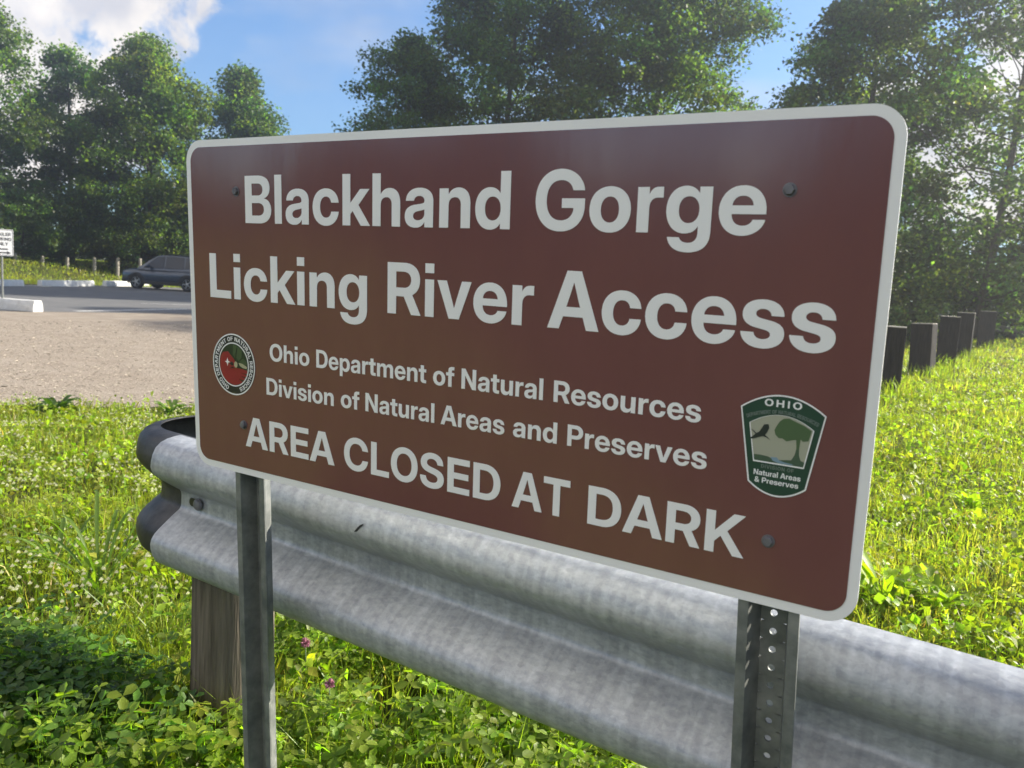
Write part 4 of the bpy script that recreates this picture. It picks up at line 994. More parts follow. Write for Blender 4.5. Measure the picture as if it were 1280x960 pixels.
for s in (-1, 1):
    obj('sill', MB().box(-1.0, 1.0, s * .90 - .05, s * .90 + .05, .24, .40), M_clad, car, bevel=.02)
    obj('headlight', MB().lathe([(.02, -.05), (.13, -.03), (.13, .02), (.07, .05)], Matrix.Translation((2.10, s * .66, .78)) @ Matrix.Rotation(rad(90), 4, 'Y') @ Matrix.Scale(.55, 4, Vector((1, 0, 0))), 18), M_lamp, car, autosmooth=40)
    obj('tail_light', MB().box(-2.27, -2.10, s * .74 - .07, s * .74 + .07, .92, 1.22), M_tail, car, bevel=.03)
    obj('mirror', MB().lathe([(.03, -.09), (.085, -.05), (.085, .05), (.03, .09)], Matrix.Translation((.70, s * .99, 1.12)) @ Matrix.Rotation(rad(90), 4, 'X'), 14), M_paint, car, autosmooth=40)
    obj('roof_rail', MB().tube([(-1.6, s * .60, 1.60), (-1.5, s * .60, 1.655), (-.6, s * .60, 1.70), (.1, s * .58, 1.66), (.18, s * .58, 1.62)], .016, 8), M_clad, car, smooth=True)
    for x in (-.08, -1.12):
        obj('door_handle', MB().box(x - .22, x - .06, s * .935 - .02, s * .935 + .02, .93, .96), M_paint, car, bevel=.01)
    for wx in (1.35, -1.32):
        arch = MB()
        ro, ri, K = .45, .36, 18
        o_, i_ = [], []
        for k in range(K + 1):
            a = rad(-12 + 204 * k / K)
            o_.append((wx + ro * math.cos(a), .34 + ro * math.sin(a)))
            i_.append((wx + ri * math.cos(a), .34 + ri * math.sin(a)))
        rings = [[(o_[k][0], s * .90, o_[k][1]), (o_[k][0], s * .942, o_[k][1]), (i_[k][0], s * .942, i_[k][1]), (i_[k][0], s * .90, i_[k][1])] for k in range(K + 1)]
        obj('wheel_arch', arch.loft(rings), M_clad, car)
        W = Matrix.Translation((wx, s * .83, .345)) @ Matrix.Rotation(rad(-90 * s), 4, 'X')
        tyre = obj('wheel', MB().lathe([(.22, -.11), (.32, -.11), (.345, -.08), (.345, .08), (.325, .112), (.245, .118), (.235, .10)], W, 28), M_tyre, car, autosmooth=40)
        rim = MB().lathe([(.236, -.02), (.236, .105), (.225, .118), (.215, .10), (.21, .03)], W, 24)
        rim.lathe([(.055, .03), (.055, .105), (.03, .115)], W, 12)
        for k in range(5):
            rim.box(.03, .225, -.028, .028, .075, .105, W @ Matrix.Rotation(2 * math.pi * k / 5, 4, 'Z'))
        obj('rim', rim, M_rim, tyre)

# ------------------------------------------------------------------ trees
M_leaf = leaf_mat('tree_leaf', transl=0.46, tint=(1.15, 1.20, 0.38), gain=2.15, rough=0.5, spec=0.3)
M_bark = mat('bark', (0.055, 0.045, 0.035), 0.95, var=(0.11, 0.095, 0.075), scale=5, stretch=(3, 3, .7), bump=.6, bump_scale=12, bump_dist=.03, spec=.1)

def leaf_cards(P, size, r, tint, up=0.55, var=0.35):
    """a folded diamond leaf at each point"""
    n = len(P)
    nrm = r.normal(0, 1, (n, 3)); nrm[:, 2] = np.abs(nrm[:, 2]) * 1.1 + up * 0.6
    nrm /= np.linalg.norm(nrm, axis=1)[:, None]
    ax = r.normal(0, 1, (n, 3)); ax[:, 2] -= 0.35
    ax -= nrm * (ax * nrm).sum(1)[:, None]
    ax /= np.linalg.norm(ax, axis=1)[:, None]
    bx_ = np.cross(nrm, ax)
    L = size * r.uniform(0.6, 1.35, n)[:, None]
    Wd = L * r.uniform(0.28, 0.46, n)[:, None]
    a = P - ax * L * .5
    c = P + ax * L * .5 - nrm * L * .10
    b = P + bx_ * Wd + nrm * L * .07 - ax * L * .06
    d = P - bx_ * Wd + nrm * L * .07 - ax * L * .06
    V = np.stack([a, b, c, d], 1).reshape(-1, 3)
    i = np.arange(n)[:, None] * 4
    T = np.concatenate([i + [0, 1, 2], i + [0, 2, 3]], 0)
    tint = np.asarray(tint, float)
    col = tint[None] * np.exp(r.normal(0, var, (n, 1))) * np.exp(r.normal(0, .10, (n, 3)))
    return V, T, np.repeat(col, 4, 0)

def tree(label, base, h, rx, cb, seed, nclump=80, per=150, leaf=.26, shape='oval', tint=(.052, .085, .020), trunk_r=.22, lean=(0, 0), sparse=0.0, name='deciduous_tree', cat='tree', group='trees around the car park', skirt=0.0):
    r = np.random.RandomState(seed)
    bx0, by0 = base
    bz = float(zg(bx0, by0))
    t = thing(name, label, cat, (bx0, by0, bz), group=group)
    def axis_pt(k):
        return np.array([bx0 + lean[0] * k + .25 * math.sin(3 * k + seed), by0 + lean[1] * k + .25 * math.cos(2.3 * k + seed), bz + h * k])
    def prof(k):     # crown radius factor at relative crown height k
        if shape == 'cone':
            return (1 - k) ** .75 * (0.35 + .65 * min(1, k * 5 + .3))
        if shape == 'spread':
            return math.sqrt(max(0, 1 - (2 * k - 1.15) ** 2 / 1.4)) if k < 1 else 0
        return max(.0, math.sin(math.pi * min(1, (k * .93 + .07)) ** .85)) ** .6
    lobes = [(r.uniform(0, 6.28), r.uniform(0, 1), r.uniform(.18, .42)) for _ in range(9)]
    pts, radii = [], []
    while len(pts) < nclump:
        k = r.uniform(0, 1) ** .9
        a = r.uniform(0, 2 * math.pi)
        lob = 0.84
        for la, lk, ls in lobes:
            da = (a - la + math.pi) % (2 * math.pi) - math.pi
            lob += ls * math.exp(-(da / .65) ** 2 - ((k - lk) / .16) ** 2)
        R = rx * prof(k) * min(lob, 1.15)
        q = R * (r.uniform(0, 1) ** .46)
        z = cb + (1 - cb) * k
        c = axis_pt(z) + np.array([q * math.cos(a), q * math.sin(a), r.normal(0, .12)])
        pts.append(c); radii.append(min(1.25, rx * .25) * r.uniform(.45, 1.15))
    pts = np.array(pts)
    # wood: trunk and limbs that carry the clumps
    wood = MB()
    ks = np.linspace(-.02, .93, 12)
    wood.tube([axis_pt(k) for k in ks], [trunk_r * (1.25 if k < .02 else 1) * (1 - .93 * max(0, k)) + .015 for k in ks], 9)
    for i in r.permutation(len(pts))[:min(len(pts), 46)]:
        c = pts[i]
        kz = (c[2] - bz) / h
        k0 = max(.10, kz - r.uniform(.10, .26))
        s = axis_pt(k0)
        m1 = s + (c - s) * .45 + np.array([0, 0, -.05 * h * r.uniform(.2, .8)]) + r.normal(0, .12, 3)
        rl = max(.02, trunk_r * .42 * (1 - k0))
        wood.tube([s, (s + m1) / 2 + r.normal(0, .08, 3), m1, (m1 + c) / 2 + r.normal(0, .1, 3), c], [rl, rl * .8, rl * .6, rl * .35, .012], 5, cap=False)
    obj('trunk', wood, M_bark, t, smooth=True)
    # foliage
    LP, LT, LC, o = [], [], [], 0
    for c, cr_ in zip(pts, radii):
        n = int(per * 1.7 * r.uniform(.35, 1.25) * (1 - sparse))
        d = r.normal(0, 1, (n, 3))
        d /= np.linalg.norm(d, axis=1)[:, None]
        q = cr_ * r.uniform(0, 1, n) ** .5
        P = c + d * q[:, None] * np.array([1.15, 1.15, .72])
        P += r.normal(0, .10, (n, 3))
        tt = np.array(tint) * 1.12 * math.exp(r.normal(0, .32)) * np.array([math.exp(r.normal(0, .10)), 1, math.exp(r.normal(0, .12))])
        V, T, C = leaf_cards(P, leaf * .74, r, tt, var=.26)
        LP.append(V); LT.append(T + o); LC.append(C); o += len(V)
    V = np.concatenate(LP) - np.array([bx0, by0, bz])
    cm = np_mesh('crown', V, None, np.concatenate(LT), np.concatenate(LC))
    link('crown', cm, M_leaf, t)
    return t

def polar(az, r):
    return (CAM[0] + r * math.sin(rad(az)), CAM[1] + r * math.cos(rad(az)))

tree('tall tree cut by the left edge of the picture, behind the parking sign', polar(-64.0, 57), 14.0, 4.2, .10, 11, 150, 170, .27)
tree('dark airy tree between the left edge tree and the big round tree', polar(-59.8, 61), 12.8, 3.8, .12, 12, 110, 150, .28, tint=(.040, .072, .020))
tree('big round topped tree, the fullest one left of the brown sign', polar(-55.4, 57), 13.4, 4.6, .06, 13, 270, 185, .27, tint=(.062, .098, .020))
tree('tapering tree whose sloping crown meets the top left corner of the sign', polar(-49.6, 59), 13.5, 6.6, .10, 14, 190, 170, .28, shape='cone')
tree('small ragged tree left of the tall trees above the sign centre', polar(-39.0, 37), 11.2, 3.3, .12, 15, 180, 165, .20, tint=(.048, .080, .018))
tree('tall dark tree behind the middle of the sign, leaving the picture at the top', polar(-32.6, 41), 17.5, 5.3, .12, 16, 290, 185, .25, tint=(.044, .074, .020))
tree('broad tall tree above the right half of the sign, left of the sky gap', polar(-23.2, 41), 18.0, 5.5, .10, 17, 350, 185, .25, tint=(.050, .084, .020))
tree('thin branched tree right of the sky gap, above the sign corner', polar(-10.4, 35), 13.6, 3.9, .06, 18, 250, 170, .22, shape='oval', tint=(.050, .082, .024))
tree('airy tree with a bare leaning trunk at the right edge of the picture', polar(-3.0, 33), 13.6, 4.8, .05, 19, 175, 145, .23, tint=(.056, .090, .026), lean=(.5, 0), trunk_r=.15)
tree('young yellow green tree peeping over the sign below the sky gap', polar(-17.4, 47), 8.0, 2.4, .10, 20, 55, 130, .24, tint=(.10, .13, .022), trunk_r=.10)

shr = [(-64.6, 53.5, 4.4, 2.9, 'leafy bush behind the parking sign panel'), (-61.8, 54.5, 3.6, 2.6, 'pale green bush behind the first bollards from the left'),
       (-59.2, 55.5, 4.4, 3.0, 'dark bush under the airy left tree'), (-56.6, 54.8, 3.2, 2.7, 'low dark bush in the shade behind the middle bollards'),
       (-54.0, 55.5, 3.8, 2.8, 'dark bush behind the roof of the parked car'), (-51.5, 56.0, 4.8, 2.8, 'bush beside the left edge of the brown sign'),
       (-8.6, 31.0, 4.0, 2.2, 'dark bush right beside the right edge of the brown sign'), (-5.6, 34.5, 3.4, 2.2, 'sunlit bush above the timber posts'),
       (-3.2, 36.0, 4.2, 2.3, 'tall shady bush behind the plank barrier'), (-0.9, 37.0, 3.4, 2.2, 'bush at the right edge of the picture behind the plank barrier')]
for i, (az, r_, h, rx, lab) in enumerate(shr):
    tree(lab, polar(az, r_), h, rx, .02, 40 + i, 60, 120, .20, shape='oval', tint=(.046, .078, .022) if i % 3 else (.066, .098, .030), trunk_r=.05, name='bush', cat='bush', group='bushes under the trees')

def far_woods():
    r = np.random.RandomState(77)
    n = 52000
    az = r.uniform(-82, 24, n)
    rr = r.uniform(70, 92, n)
    x = CAM[0] + rr * np.sin(np.radians(az)); y = CAM[1] + rr * np.cos(np.radians(az))
    top = 5.4 + 1.7 * np.sin(az * .55) + 1.2 * np.sin(az * 1.7 + 1) + .8 * np.sin(az * 3.9 + 2)
    z = zg(x, y) + top * r.uniform(0, 1, n) ** .8
    V, T, C = leaf_cards(np.stack([x, y, z], 1), .62, r, (.036, .060, .018))
    # the wood closes round the place behind the photographer too
    m = 30000
    az = r.uniform(60, 275, m)
    rr = r.uniform(34, 46, m)
    x = CAM[0] + rr * np.sin(np.radians(az)); y = CAM[1] + rr * np.cos(np.radians(az))
    top = 3.6 + 1.9 * np.sin(az * .21) + 1.3 * np.sin(az * .53 + 1)
    top = np.where(az < 95, top * .6, top)
    z = zg(x, y) + top * r.uniform(0, 1, m) ** .8
    V2, T2, C2 = leaf_cards(np.stack([x, y, z], 1), .75, r, (.036, .060, .018))
    T = np.concatenate([T, T2 + len(V)]); V = np.concatenate([V, V2]); C = np.concatenate([C, C2])
    o = link('far_woods', np_mesh('far_woods', V, None, T, C), M_leaf)
    tag(o, 'dark belt of woodland closing round the place behind the nearer trees', 'woodland', kind='stuff')
far_woods()

# added haze volume imitating the lens glare over the right-hand trees
hz = bpy.data.materials.new('glare_haze')
hz.use_nodes = True
hn = hz.node_tree
hn.nodes.remove(hn.nodes['Principled BSDF'])
pv = hn.nodes.new('ShaderNodeVolumePrincipled')
pv.inputs['Color'].default_value = (0.95, 0.97, 1.0, 1)
pv.inputs['Density'].default_value = 0.0031
pv.inputs['Anisotropy'].default_value = 0.80
hn.links.new(pv.outputs[0], hn.nodes['Material Output'].inputs['Volume'])
hb = obj('glare_haze', MB().box(-135, 95, -75, 135, -3.2, 34), hz)
hb['kind'] = 'stuff'
# ------------------------------------------------------------------ lawn and weeds
M_blade = leaf_mat('grass_blade', transl=0.48, tint=(1.12, 1.22, 0.32), gain=1.9, rough=0.42, spec=0.4)
M_clover = leaf_mat('clover_leaf', transl=0.45, tint=(1.05, 1.3, 0.28), gain=1.8, rough=0.48, spec=0.35)

def scatter(n, r, D0r, rmin, rmax, az0, az1, p):
    """random lawn points, denser near the camera"""
    u = r.uniform(0, 1, n)
    # areal density ~ r^-p  ->  pdf(r) ~ r^(1-p)
    q = 2 - p
    rr = (rmin ** q + u * (rmax ** q - rmin ** q)) ** (1 / q)
    az = np.radians(r.uniform(az0, az1, n))
    x = CAM[0] + rr * np.sin(az); y = CAM[1] + rr * np.cos(az)
    keep = edge_dist(x, y) < r.uniform(-.55, .12, n)
    keep |= (x < -38.0) & (y > -5)
    return x[keep], y[keep], rr[keep]

def patch(x, y, s, seed=0.0):
    """soft patches, 0..1"""
    return .5 + .5 * np.sin(x * 1.7 / s + 1.3 * np.sin(y * 1.1 / s + seed) + seed) * np.cos(y * 1.9 / s + 1.1 * np.sin(x * .9 / s - seed))

def blades(x, y, rr, r, H, Wd, tint, bend=.5, var=.25):
    n = len(x)
    z = zg(x, y) - .005
    a = r.uniform(0, 2 * np.pi, n)
    h = H * r.uniform(.5, 1.3, n)
    w = Wd * r.uniform(.6, 1.3, n)
    le = h * bend * np.abs(r.normal(.35, .5, n))
    dx, dy = np.cos(a), np.sin(a)
    f = r.uniform(0, 2 * np.pi, n)
    wx, wy = np.cos(f) * w * .5, np.sin(f) * w * .5
    B = np.stack([x, y, z], 1)
    side = np.stack([wx, wy, np.zeros(n)], 1)
    m = B + np.stack([dx * le * .32, dy * le * .32, h * .58], 1)
    t = B + np.stack([dx * le, dy * le, h * (1 - .12 * np.minimum(1, le / h))], 1)
    V = np.stack([B - side, B + side, m + side * .85, m - side * .85, t], 1).reshape(-1, 3)
    i = np.arange(n)[:, None] * 5
    Q = i + [0, 1, 2, 3]
    T = i + [3, 2, 4]
    c = tint * np.exp(r.normal(0, var, (n, 1))) * np.exp(r.normal(0, .08, (n, 3)))
    return V, Q, T, np.repeat(c, 5, 0)

def join(parts):
    V, Q, T, C, o = [], [], [], [], 0
    for v, q, t, c in parts:
        V.append(v); C.append(c)
        if q is not None and len(q): Q.append(q + o)
        if t is not None and len(t): T.append(t + o)
        o += len(v)
    return np.concatenate(V), (np.concatenate(Q) if Q else None), (np.concatenate(T) if T else None), np.concatenate(C)

rg = np.random.RandomState(3)
parts = []
# short turf
x, y, rr = scatter(330000, rg, 0, .55, 48, -80, 14, 1.62)
k = patch(x, y, 1.0)[:, None]; k2 = patch(x, y, .33, 2.0)[:, None]
tint = np.array([.196, .234, .034]) * (1 - k) + np.array([.252, .262, .050]) * k
tint = tint * (.62 + .6 * k2)
dry = rg.uniform(0, 1, (len(x), 1)) < .04 + .16 * (patch(x, y, .5, 7.7)[:, None] > .78)
tint = np.where(dry, np.array([.30, .25, .12]), tint)
H = (.030 + .055 * patch(x, y, .8, 1.0) + .060 * patch(x, y, .16, 4.0) ** 2) * (1 + .25 * np.minimum(1, rr / 14))
under = (x > -.05) & (y > -.6) & (y < 1.35) & (x < 3.2) & (rg.uniform(0, 1, len(x)) < .72)
x, y, rr, tint, H = x[~under], y[~under], rr[~under], tint[~under], H[~under]
parts.append(blades(x, y, rr, rg, H, .0029 * (1 + rr / 2.6) ** .82, tint, 0.9))
# longer loose grass
x, y, rr = scatter(30000, rg, 0, .8, 42, -80, 14, 1.62)
ok = patch(x, y, .7, 3.3) > .35
x, y, rr = x[ok], y[ok], rr[ok]
tint = np.array([.170, .228, .032])[None] * np.ones((len(x), 1))
dry = rg.uniform(0, 1, (len(x), 1)) < .09
tint = np.where(dry, np.array([.30, .25, .11]), tint)
parts.append(blades(x, y, rr, rg, .15 * np.ones(len(x)), .0040 * (1 + rr / 3.0) ** .75, tint, 1.0))
# grass at either side of the view and beyond the car park
for a0_, a1_, n_ in ((-135, -80, 42000), (14, 75, 42000)):
    x, y, rr = scatter(n_, rg, 0, .6, 34, a0_, a1_, 1.5)
    kb = patch(x, y, 1.0)[:, None]
    parts.append(blades(x, y, rr, rg, .085 * (1 + .25 * np.minimum(1, rr / 14)), .0044 * (1 + rr / 2.6) ** .82, np.array([.196, .234, .034]) * (1 - kb) + np.array([.252, .262, .050]) * kb, .9))
n = 30000
x = rg.uniform(-40, 8, n); y = rg.uniform(27.6, 62, n)
kb = patch(x, y, 1.5)[:, None]
parts.append(blades(x, y, 0 * x, rg, .13 * np.ones(n), .04 * np.ones(n), np.array([.165, .215, .026]) * (1 - kb) + np.array([.225, .240, .036]) * kb, .9))
# the grass bank beyond the wheel stops
n = 45000
x = rg.uniform(-60, -37.6, n); y = rg.uniform(2, 42, n)
kb = patch(x, y, 1.5)[:, None]
parts.append(blades(x, y, 0 * x, rg, .13 * np.ones(n), .045 * np.ones(n), np.array([.165, .215, .026]) * (1 - kb) + np.array([.225, .240, .036]) * kb, .9))
# uncut grass round the timber posts
for px_, py_ in ((-.17, 11.13), (-.14, 14.64), (-.02, 17.48), (.08, 20.21), (.26, 26.47)):
    n = 420
    x = px_ + rg.normal(0, .30, n); y = py_ - .12 + rg.normal(0, .26, n)
    parts.append(blades(x, y, 0 * x, rg, .26 * np.ones(n), .012 * np.ones(n), np.array([.18, .225, .034])[None] * np.ones((n, 1)), .9))
# grass left standing along the rail and posts
n = 5200
x = rg.uniform(-.9, 5, n); y = .26 + rg.normal(0, .16, n)
parts.append(blades(x, y, 0 * x, rg, .20 * np.ones(n), .0052 * np.ones(n), np.array([.17, .21, .032])[None] * np.ones((n, 1)), .9))
V, Q, T, C = join(parts)
o = link('grass', np_mesh('grass', V, Q, T, C), M_blade)
tag(o, 'sunlit rough green grass covering the lawn around the sign', 'grass', kind='stuff')

def clover(x, y, r, H, size, tint, var=.34):
    """stalk with three round leaflets"""
    n = len(x)
    z = zg(x, y)
    h = H * r.uniform(.45, 1.25, n)
    ln = r.normal(0, .25, (n, 2)) * h[:, None]
    top = np.stack([x + ln[:, 0], y + ln[:, 1], z + h], 1)
    tn = np.stack([r.normal(0, .35, n), r.normal(0, .35, n), np.ones(n)], 1)
    tn /= np.linalg.norm(tn, axis=1)[:, None]
    a0 = r.uniform(0, 2 * np.pi, n)
    Vs, Ts, Cs, o = [], [], [], 0
    c = tint * np.exp(r.normal(0, var, (n, 1))) * np.exp(r.normal(0, .07, (n, 3)))
    s = size * r.uniform(.65, 1.3, n)
    ex = np.cross(tn, np.array([.3, .9, .1])); ex /= np.linalg.norm(ex, axis=1)[:, None]
    ey = np.cross(tn, ex)
    for q in range(3):
        a = a0 + q * 2 * np.pi / 3 + r.normal(0, .12, n)
        d = ex * np.cos(a)[:, None] + ey * np.sin(a)[:, None]
        e = -ex * np.sin(a)[:, None] + ey * np.cos(a)[:, None]
        S = s[:, None]
        dr = r.uniform(-.45, .35, n)[:, None]
        p0 = top
        p1 = top + d * S * .50 + e * S * .36 + tn * S * (.10 + dr * .4)
        p2 = top + d * S * .92 + e * S * .24 + tn * S * (.04 + dr * .8)
        p3 = top + d * S * 1.0 + tn * S * (-.06 + dr * .85)
        p4 = top + d * S * .92 - e * S * .24 + tn * S * (.04 + dr * .8)
        p5 = top + d * S * .50 - e * S * .36 + tn * S * (.10 + dr * .4)
        p6 = top + d * S * .52 + tn * S * (-.04 + dr * .4)
        V = np.stack([p0, p1, p2, p3, p4, p5, p6], 1).reshape(-1, 3)
        i = np.arange(n)[:, None] * 7
        T = np.concatenate([i + [0, 1, 6], i + [1, 2, 6], i + [2, 3, 6], i + [3, 4, 6], i + [4, 5, 6], i + [5, 0, 6]], 0)
        Vs.append(V); Ts.append(T + o); Cs.append(np.repeat(c * np.exp(r.normal(0, .08, (n, 1))), 7, 0)); o += len(V)
    w = np.stack([np.full(n, .0009), np.zeros(n), np.zeros(n)], 1)
    base = np.stack([x, y, z], 1)
    V = np.stack([base - w, base + w, top + w, top - w], 1).reshape(-1, 3)
    i = np.arange(n)[:, None] * 4
    Ts.append(np.concatenate([i + [0, 1, 2], i + [0, 2, 3]], 0) + o)
    Vs.append(V); Cs.append(np.repeat(c * .9, 4, 0))
    return np.concatenate(Vs), None, np.concatenate(Ts), np.concatenate(Cs)

parts = []
# thick clover at the foot of the rail
n = 21000
x = rg.uniform(-.9, 3.4, n); y = rg.uniform(-.55, 1.5, n)
ok = (patch(x, y, .30, .5) > .28 + .45 * smooth(.15, -.7, x)) & ~((np.abs(x + .2) < .1) & (np.abs(y - .305) < .1))
x, y = x[ok], y[ok]
parts.append(clover(x, y, rg, .17 * (.65 + .6 * patch(x, y, .3, 4)), .0265, np.array([.160, .220, .024])))
# dense clump left of the wooden post, leaves darkened to deepen the shadow there
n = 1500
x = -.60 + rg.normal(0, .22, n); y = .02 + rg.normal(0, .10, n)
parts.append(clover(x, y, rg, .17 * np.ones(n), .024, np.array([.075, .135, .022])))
# clover patches in the lawn
x, y, rr = scatter(34000, rg, 0, .8, 16, -72, 10, 1.6)
ok = patch(x, y, .35, 6.1) > .48
x, y, rr = x[ok], y[ok], rr[ok]
parts.append(clover(x, y, rg, .080 * np.ones(len(x)), .0125 * (1 + rr / 5), np.array([.212, .250, .030])))
# taller leafy weeds in loose colonies
x, y, rr = scatter(44000, rg, 0, 1.6, 14, -72, 12, 1.5)
ok = (patch(x, y, .5, 1.1) > .70) & (patch(x, y, .21, 3.1) > .35)
x, y, rr = x[ok], y[ok], rr[ok]
P = np.stack([x, y, zg(x, y) + rg.uniform(.03, .17, len(x))], 1)
Vw, Tw, Cw = leaf_cards(P, 1.0, rg, (.195, .238, .026), up=.1, var=.28)
ctr = np.repeat(P, 4, 0)
sz = np.repeat(.027 * (1 + rr / 9.0), 4)[:, None]
parts.append((ctr + (Vw - ctr) * sz, None, Tw, Cw))
# small broad leaves of other weeds all through the turf
x, y, rr = scatter(80000, rg, 0, .7, 22, -74, 11, 1.62)
ok = patch(x, y, .38, 2.2) > .30
x, y, rr = x[ok], y[ok], rr[ok]
P = np.stack([x, y, zg(x, y) + rg.uniform(.015, .095, len(x)) * (.6 + .8 * patch(x, y, .7, 5.0))], 1)
Vw, Tw, Cw = leaf_cards(P, 1.0, rg, (.190, .232, .030), var=.30)
ctr = np.repeat(P, 4, 0)
sz = np.repeat(.016 * (1 + rr / 5.0) ** .8, 4)[:, None]
parts.append((ctr + (Vw - ctr) * sz, None, Tw, Cw))
V, Q, T, C = join(parts)
o = link('clover', np_mesh('clover', V, Q, T, C), M_clover)
tag(o, 'leafy clover and weeds growing thickly under the guardrail', 'clover', kind='stuff')

# white clover blossoms and dry seed heads among the grass
def heads(x, y, h, rad_, col, r):
    n = len(x)
    z = zg(x, y) + h
    c = np.stack([x, y, z], 1)
    s = rad_[:, None]
    dirs = np.array([[1, 0, 0], [0, 1, 0], [-1, 0, 0], [0, -1, 0], [0, 0, 1.1], [0, 0, -.9]], float)
    V = (c[:, None, :] + dirs[None] * s[:, None, :]).reshape(-1, 3)
    i = np.arange(n)[:, None] * 6
    T = np.concatenate([i + [a, b, t] for a, b in ((0, 1), (1, 2), (2, 3), (3, 0)) for t in (4, 5)], 0)
    return V, None, T, np.repeat(col * np.exp(r.normal(0, .15, (n, 1))), 6, 0)
x, y, rr = scatter(3600, rg, 0, 2.7, 16, -68, -48, 1.4)
ok = patch(x, y, .6, 9.0) > .40
x, y, rr = x[ok], y[ok], rr[ok]
p1 = heads(x, y, rg.uniform(.08, .16, len(x)), .0062 * (1 + rr / 8), np.array([.42, .40, .30]), rg)
x, y, rr = scatter(700, rg, 0, 3.0, 26, -20, 6, 1.5)
p2 = heads(x, y, rg.uniform(.10, .22, len(x)), .006 * (1 + rr / 9), np.array([.42, .38, .26]), rg)
V, Q, T, C = join([p1, p2])
o = link('white_clover_blossoms', np_mesh('white_clover_blossoms', V, Q, T, C), M_clover)
tag(o, 'small white clover blossoms dotted over the grass', 'flowers', kind='stuff')

# pink clover heads near the left post
M_pink = mat('pink_blossom', (0.30, 0.10, 0.16), 0.8, var=(0.40, 0.18, 0.22), scale=180)
M_stem = mat('green_stem', (0.07, 0.12, 0.03), 0.6)
def pix_ground(u, v, z=0.0):
    d = px_dir(u, v)
    t = (z - CAM[2]) / d[2]
    return CAM + d * t
for (u, v), lab in zip([(382, 806), (412, 858)], ['pink clover head standing higher under the guardrail, right of the left steel post', 'lower pink clover head under the guardrail, nearer the camera']):
    p = pix_ground(u, v, .20)
    gz = float(zg(p[0], p[1]))
    t = thing('clover_flower', lab, 'flower', (p[0], p[1], gz), group='pink clover flowers')
    obj('stem', MB().tube([(p[0] + .01, p[1] + .02, gz), (p[0], p[1] + .005, gz + .1), (p[0], p[1], .195)], .0012, 6), M_stem, t, smooth=True)
    hd = MB()
    rr_ = random.Random(int(u))
    for k in range(70):
        a, b = rr_.uniform(0, 6.28), math.acos(rr_.uniform(-.8, 1))
        d = Vector((math.sin(b) * math.cos(a), math.sin(b) * math.sin(a), math.cos(b) * 1.15))
        q = Vector((p[0], p[1], .204)) + d * .004
        hd.tube([q, q + d * .0055 + Vector((0, 0, .0008)), q + d * .0095 + Vector((0, 0, .002))], [.0012, .0016, .0003], 4)
    obj('blossom', hd, M_pink, t)

# broad leaved weeds and tufts one can tell apart
def weed(label, x, y, n, L, W, seed, tint, name='broadleaf_weed', cat='weed', rise=.9, group='broad leaved weeds'):
    r = np.random.RandomState(seed)
    z0 = float(zg(x, y))
    V, T, C, o = [], [], [], 0
    for i in range(n):
        a = 2 * math.pi * i / n + r.normal(0, .35)
        l = L * r.uniform(.65, 1.15); w = W * r.uniform(.7, 1.15)
        up = rise * r.uniform(.5, 1.5)
        d = np.array([math.cos(a), math.sin(a), 0]); e = np.array([-d[1], d[0], 0])
        K = 8
        P = []
        for k in range(K + 1):
            t = k / K
            c = d * l * t * (1 - .15 * t) + np.array([0, 0, l * (up * t - .62 * up * t * t)])
            ww = w * (math.sin(math.pi * min(1, t * .92 + .05)) ** .75) * (1 if t < 1 else 0)
            c = c + e * .004 * math.sin(7 * t + i)
            P += [c - e * ww + np.array([0, 0, ww * .35]), c, c + e * ww + np.array([0, 0, ww * .35])]
        P = np.array(P) + np.array([0, 0, .01])
        V.append(P)
        for k in range(K):
            b = o + 3 * k
            T += [(b, b + 1, b + 4), (b, b + 4, b + 3), (b + 1, b + 2, b + 5), (b + 1, b + 5, b + 4)]
        C.append(np.repeat((np.array(tint) * math.exp(r.normal(0, .15)))[None], len(P), 0))
        o += len(P)
    ob = link(name, np_mesh(name, np.concatenate(V), None, np.array(T), np.concatenate(C)), M_clover, smooth=True)
    ob.location = (x, y, z0)
    return tag(ob, label, cat, group)
p = pix_ground(1105, 765); weed('bright broad leaved weed touching the lower right corner of the brown sign', p[0], p[1], 30, .24, .021, 1, (.24, .31, .022), rise=1.3)
p = pix_ground(1170, 775); weed('second broad leaved weed above the sunlit rail, right of the sign corner', p[0], p[1], 22, .19, .024, 2, (.22, .30, .022), rise=1.2)
p = pix_ground(1215, 640); weed('yellow green weed farther up the right lawn, above the rail', p[0], p[1], 22, .20, .020, 3, (.22, .28, .03), rise=1.2)
p = pix_ground(70, 508, -.2); weed('dark leafy weed clump at the border of the gravel, far left', p[0], p[1], 34, .24, .030, 4, (.05, .09, .02), rise=1.2)
p = pix_ground(215, 505, -.2); weed('light green weed at the gravel border close to the left edge of the brown sign', p[0], p[1], 22, .20, .028, 5, (.10, .16, .03), rise=1.1)
p = pix_ground(125, 745); weed('tuft of long arching grass blades in the left lawn', p[0], p[1], 16, .34, .007, 6, (.11, .17, .03), name='grass_tuft', cat='grass tuft', rise=1.7, group='tufts of long grass')
p = pix_ground(75, 720); weed('shorter grass tuft left of the arching tuft in the left lawn', p[0], p[1], 14, .26, .008, 7, (.11, .17, .03), name='grass_tuft', cat='grass tuft', rise=1.5, group='tufts of long grass')
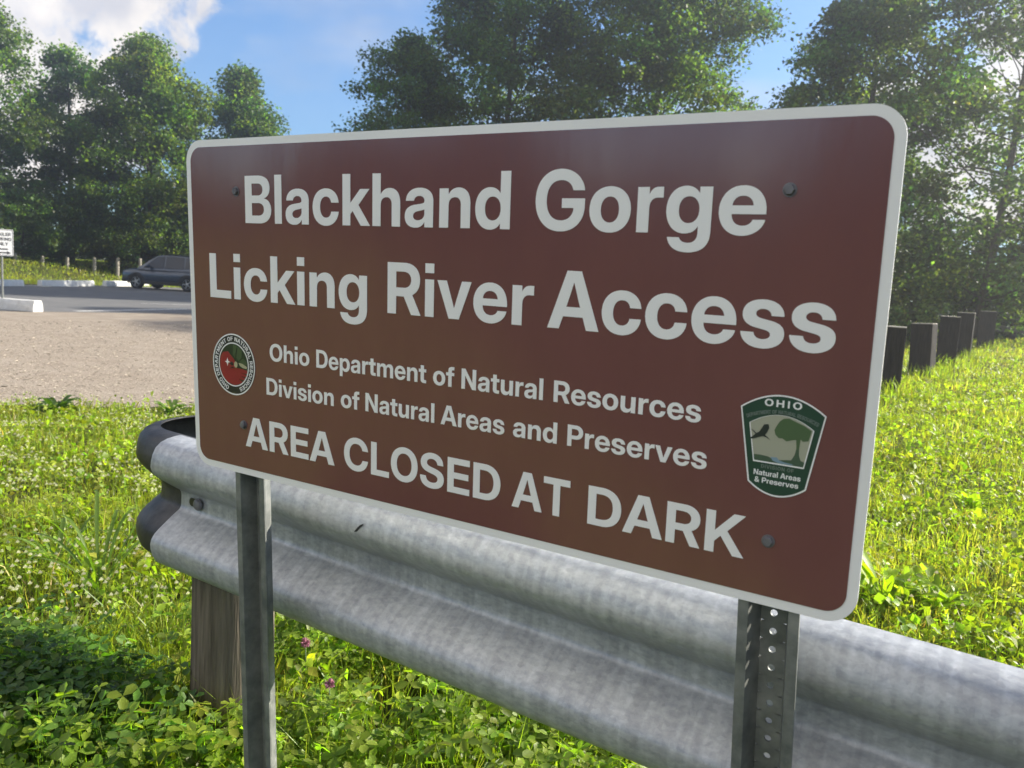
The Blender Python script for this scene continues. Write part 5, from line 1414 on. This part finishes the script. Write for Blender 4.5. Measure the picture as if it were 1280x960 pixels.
p = pix_ground(255, 905); weed('small grass tuft at the foot of the left steel post', p[0], p[1], 14, .20, .006, 8, (.10, .15, .03), name='grass_tuft', cat='grass tuft', rise=1.3, group='tufts of long grass')

# loose stones on the gravel
def stones():
    r = np.random.RandomState(9)
    n = 40000
    u = r.uniform(0, 1, n); rr = 7.5 * (22 / 7.5) ** u
    az = np.radians(r.uniform(-70, -40, n))
    x = CAM[0] + rr * np.sin(az); y = CAM[1] + rr * np.cos(az)
    ok = edge_dist(x, y) > .05
    x, y, rr = x[ok], y[ok], rr[ok]
    n = len(x)
    s = .0062 * np.exp(r.normal(0, .45, n)) * (1 + rr / 40)
    z = zg(x, y) + .006 + s * .3
    a = r.uniform(0, 6.28, n)
    dirs = np.array([[1, 0, 0], [.2, .8, 0], [-.9, .2, 0], [-.1, -.9, 0], [.1, 0, .6], [0, 0, -.5]])
    dd = dirs[None] * np.exp(r.normal(0, .2, (n, 6, 1)))
    ca, sa_ = np.cos(a)[:, None], np.sin(a)[:, None]
    X = dd[..., 0] * ca - dd[..., 1] * sa_; Y = dd[..., 0] * sa_ + dd[..., 1] * ca
    V = np.stack([x[:, None] + X * s[:, None], y[:, None] + Y * s[:, None], z[:, None] + dd[..., 2] * s[:, None]], -1).reshape(-1, 3)
    i = np.arange(n)[:, None] * 6
    T = np.concatenate([i + [p, q, t] for p, q in ((0, 1), (1, 2), (2, 3), (3, 0)) for t in (4, 5)], 0)
    c = np.array([.33, .28, .22]) * np.exp(r.normal(0, .25, (n, 1)))
    me = np_mesh('gravel_stones', V, None, T, np.repeat(c, 6, 0))
    m = bpy.data.materials.new('stone'); m.use_nodes = True
    at = m.node_tree.nodes.new('ShaderNodeAttribute'); at.attribute_name = 'col'
    b = m.node_tree.nodes['Principled BSDF']; b.inputs['Roughness'].default_value = .9
    m.node_tree.links.new(at.outputs['Color'], b.inputs['Base Color'])
    tag(link('gravel_stones', me, m), 'loose pale stones strewn over the gravel', 'gravel', kind='stuff')
stones()
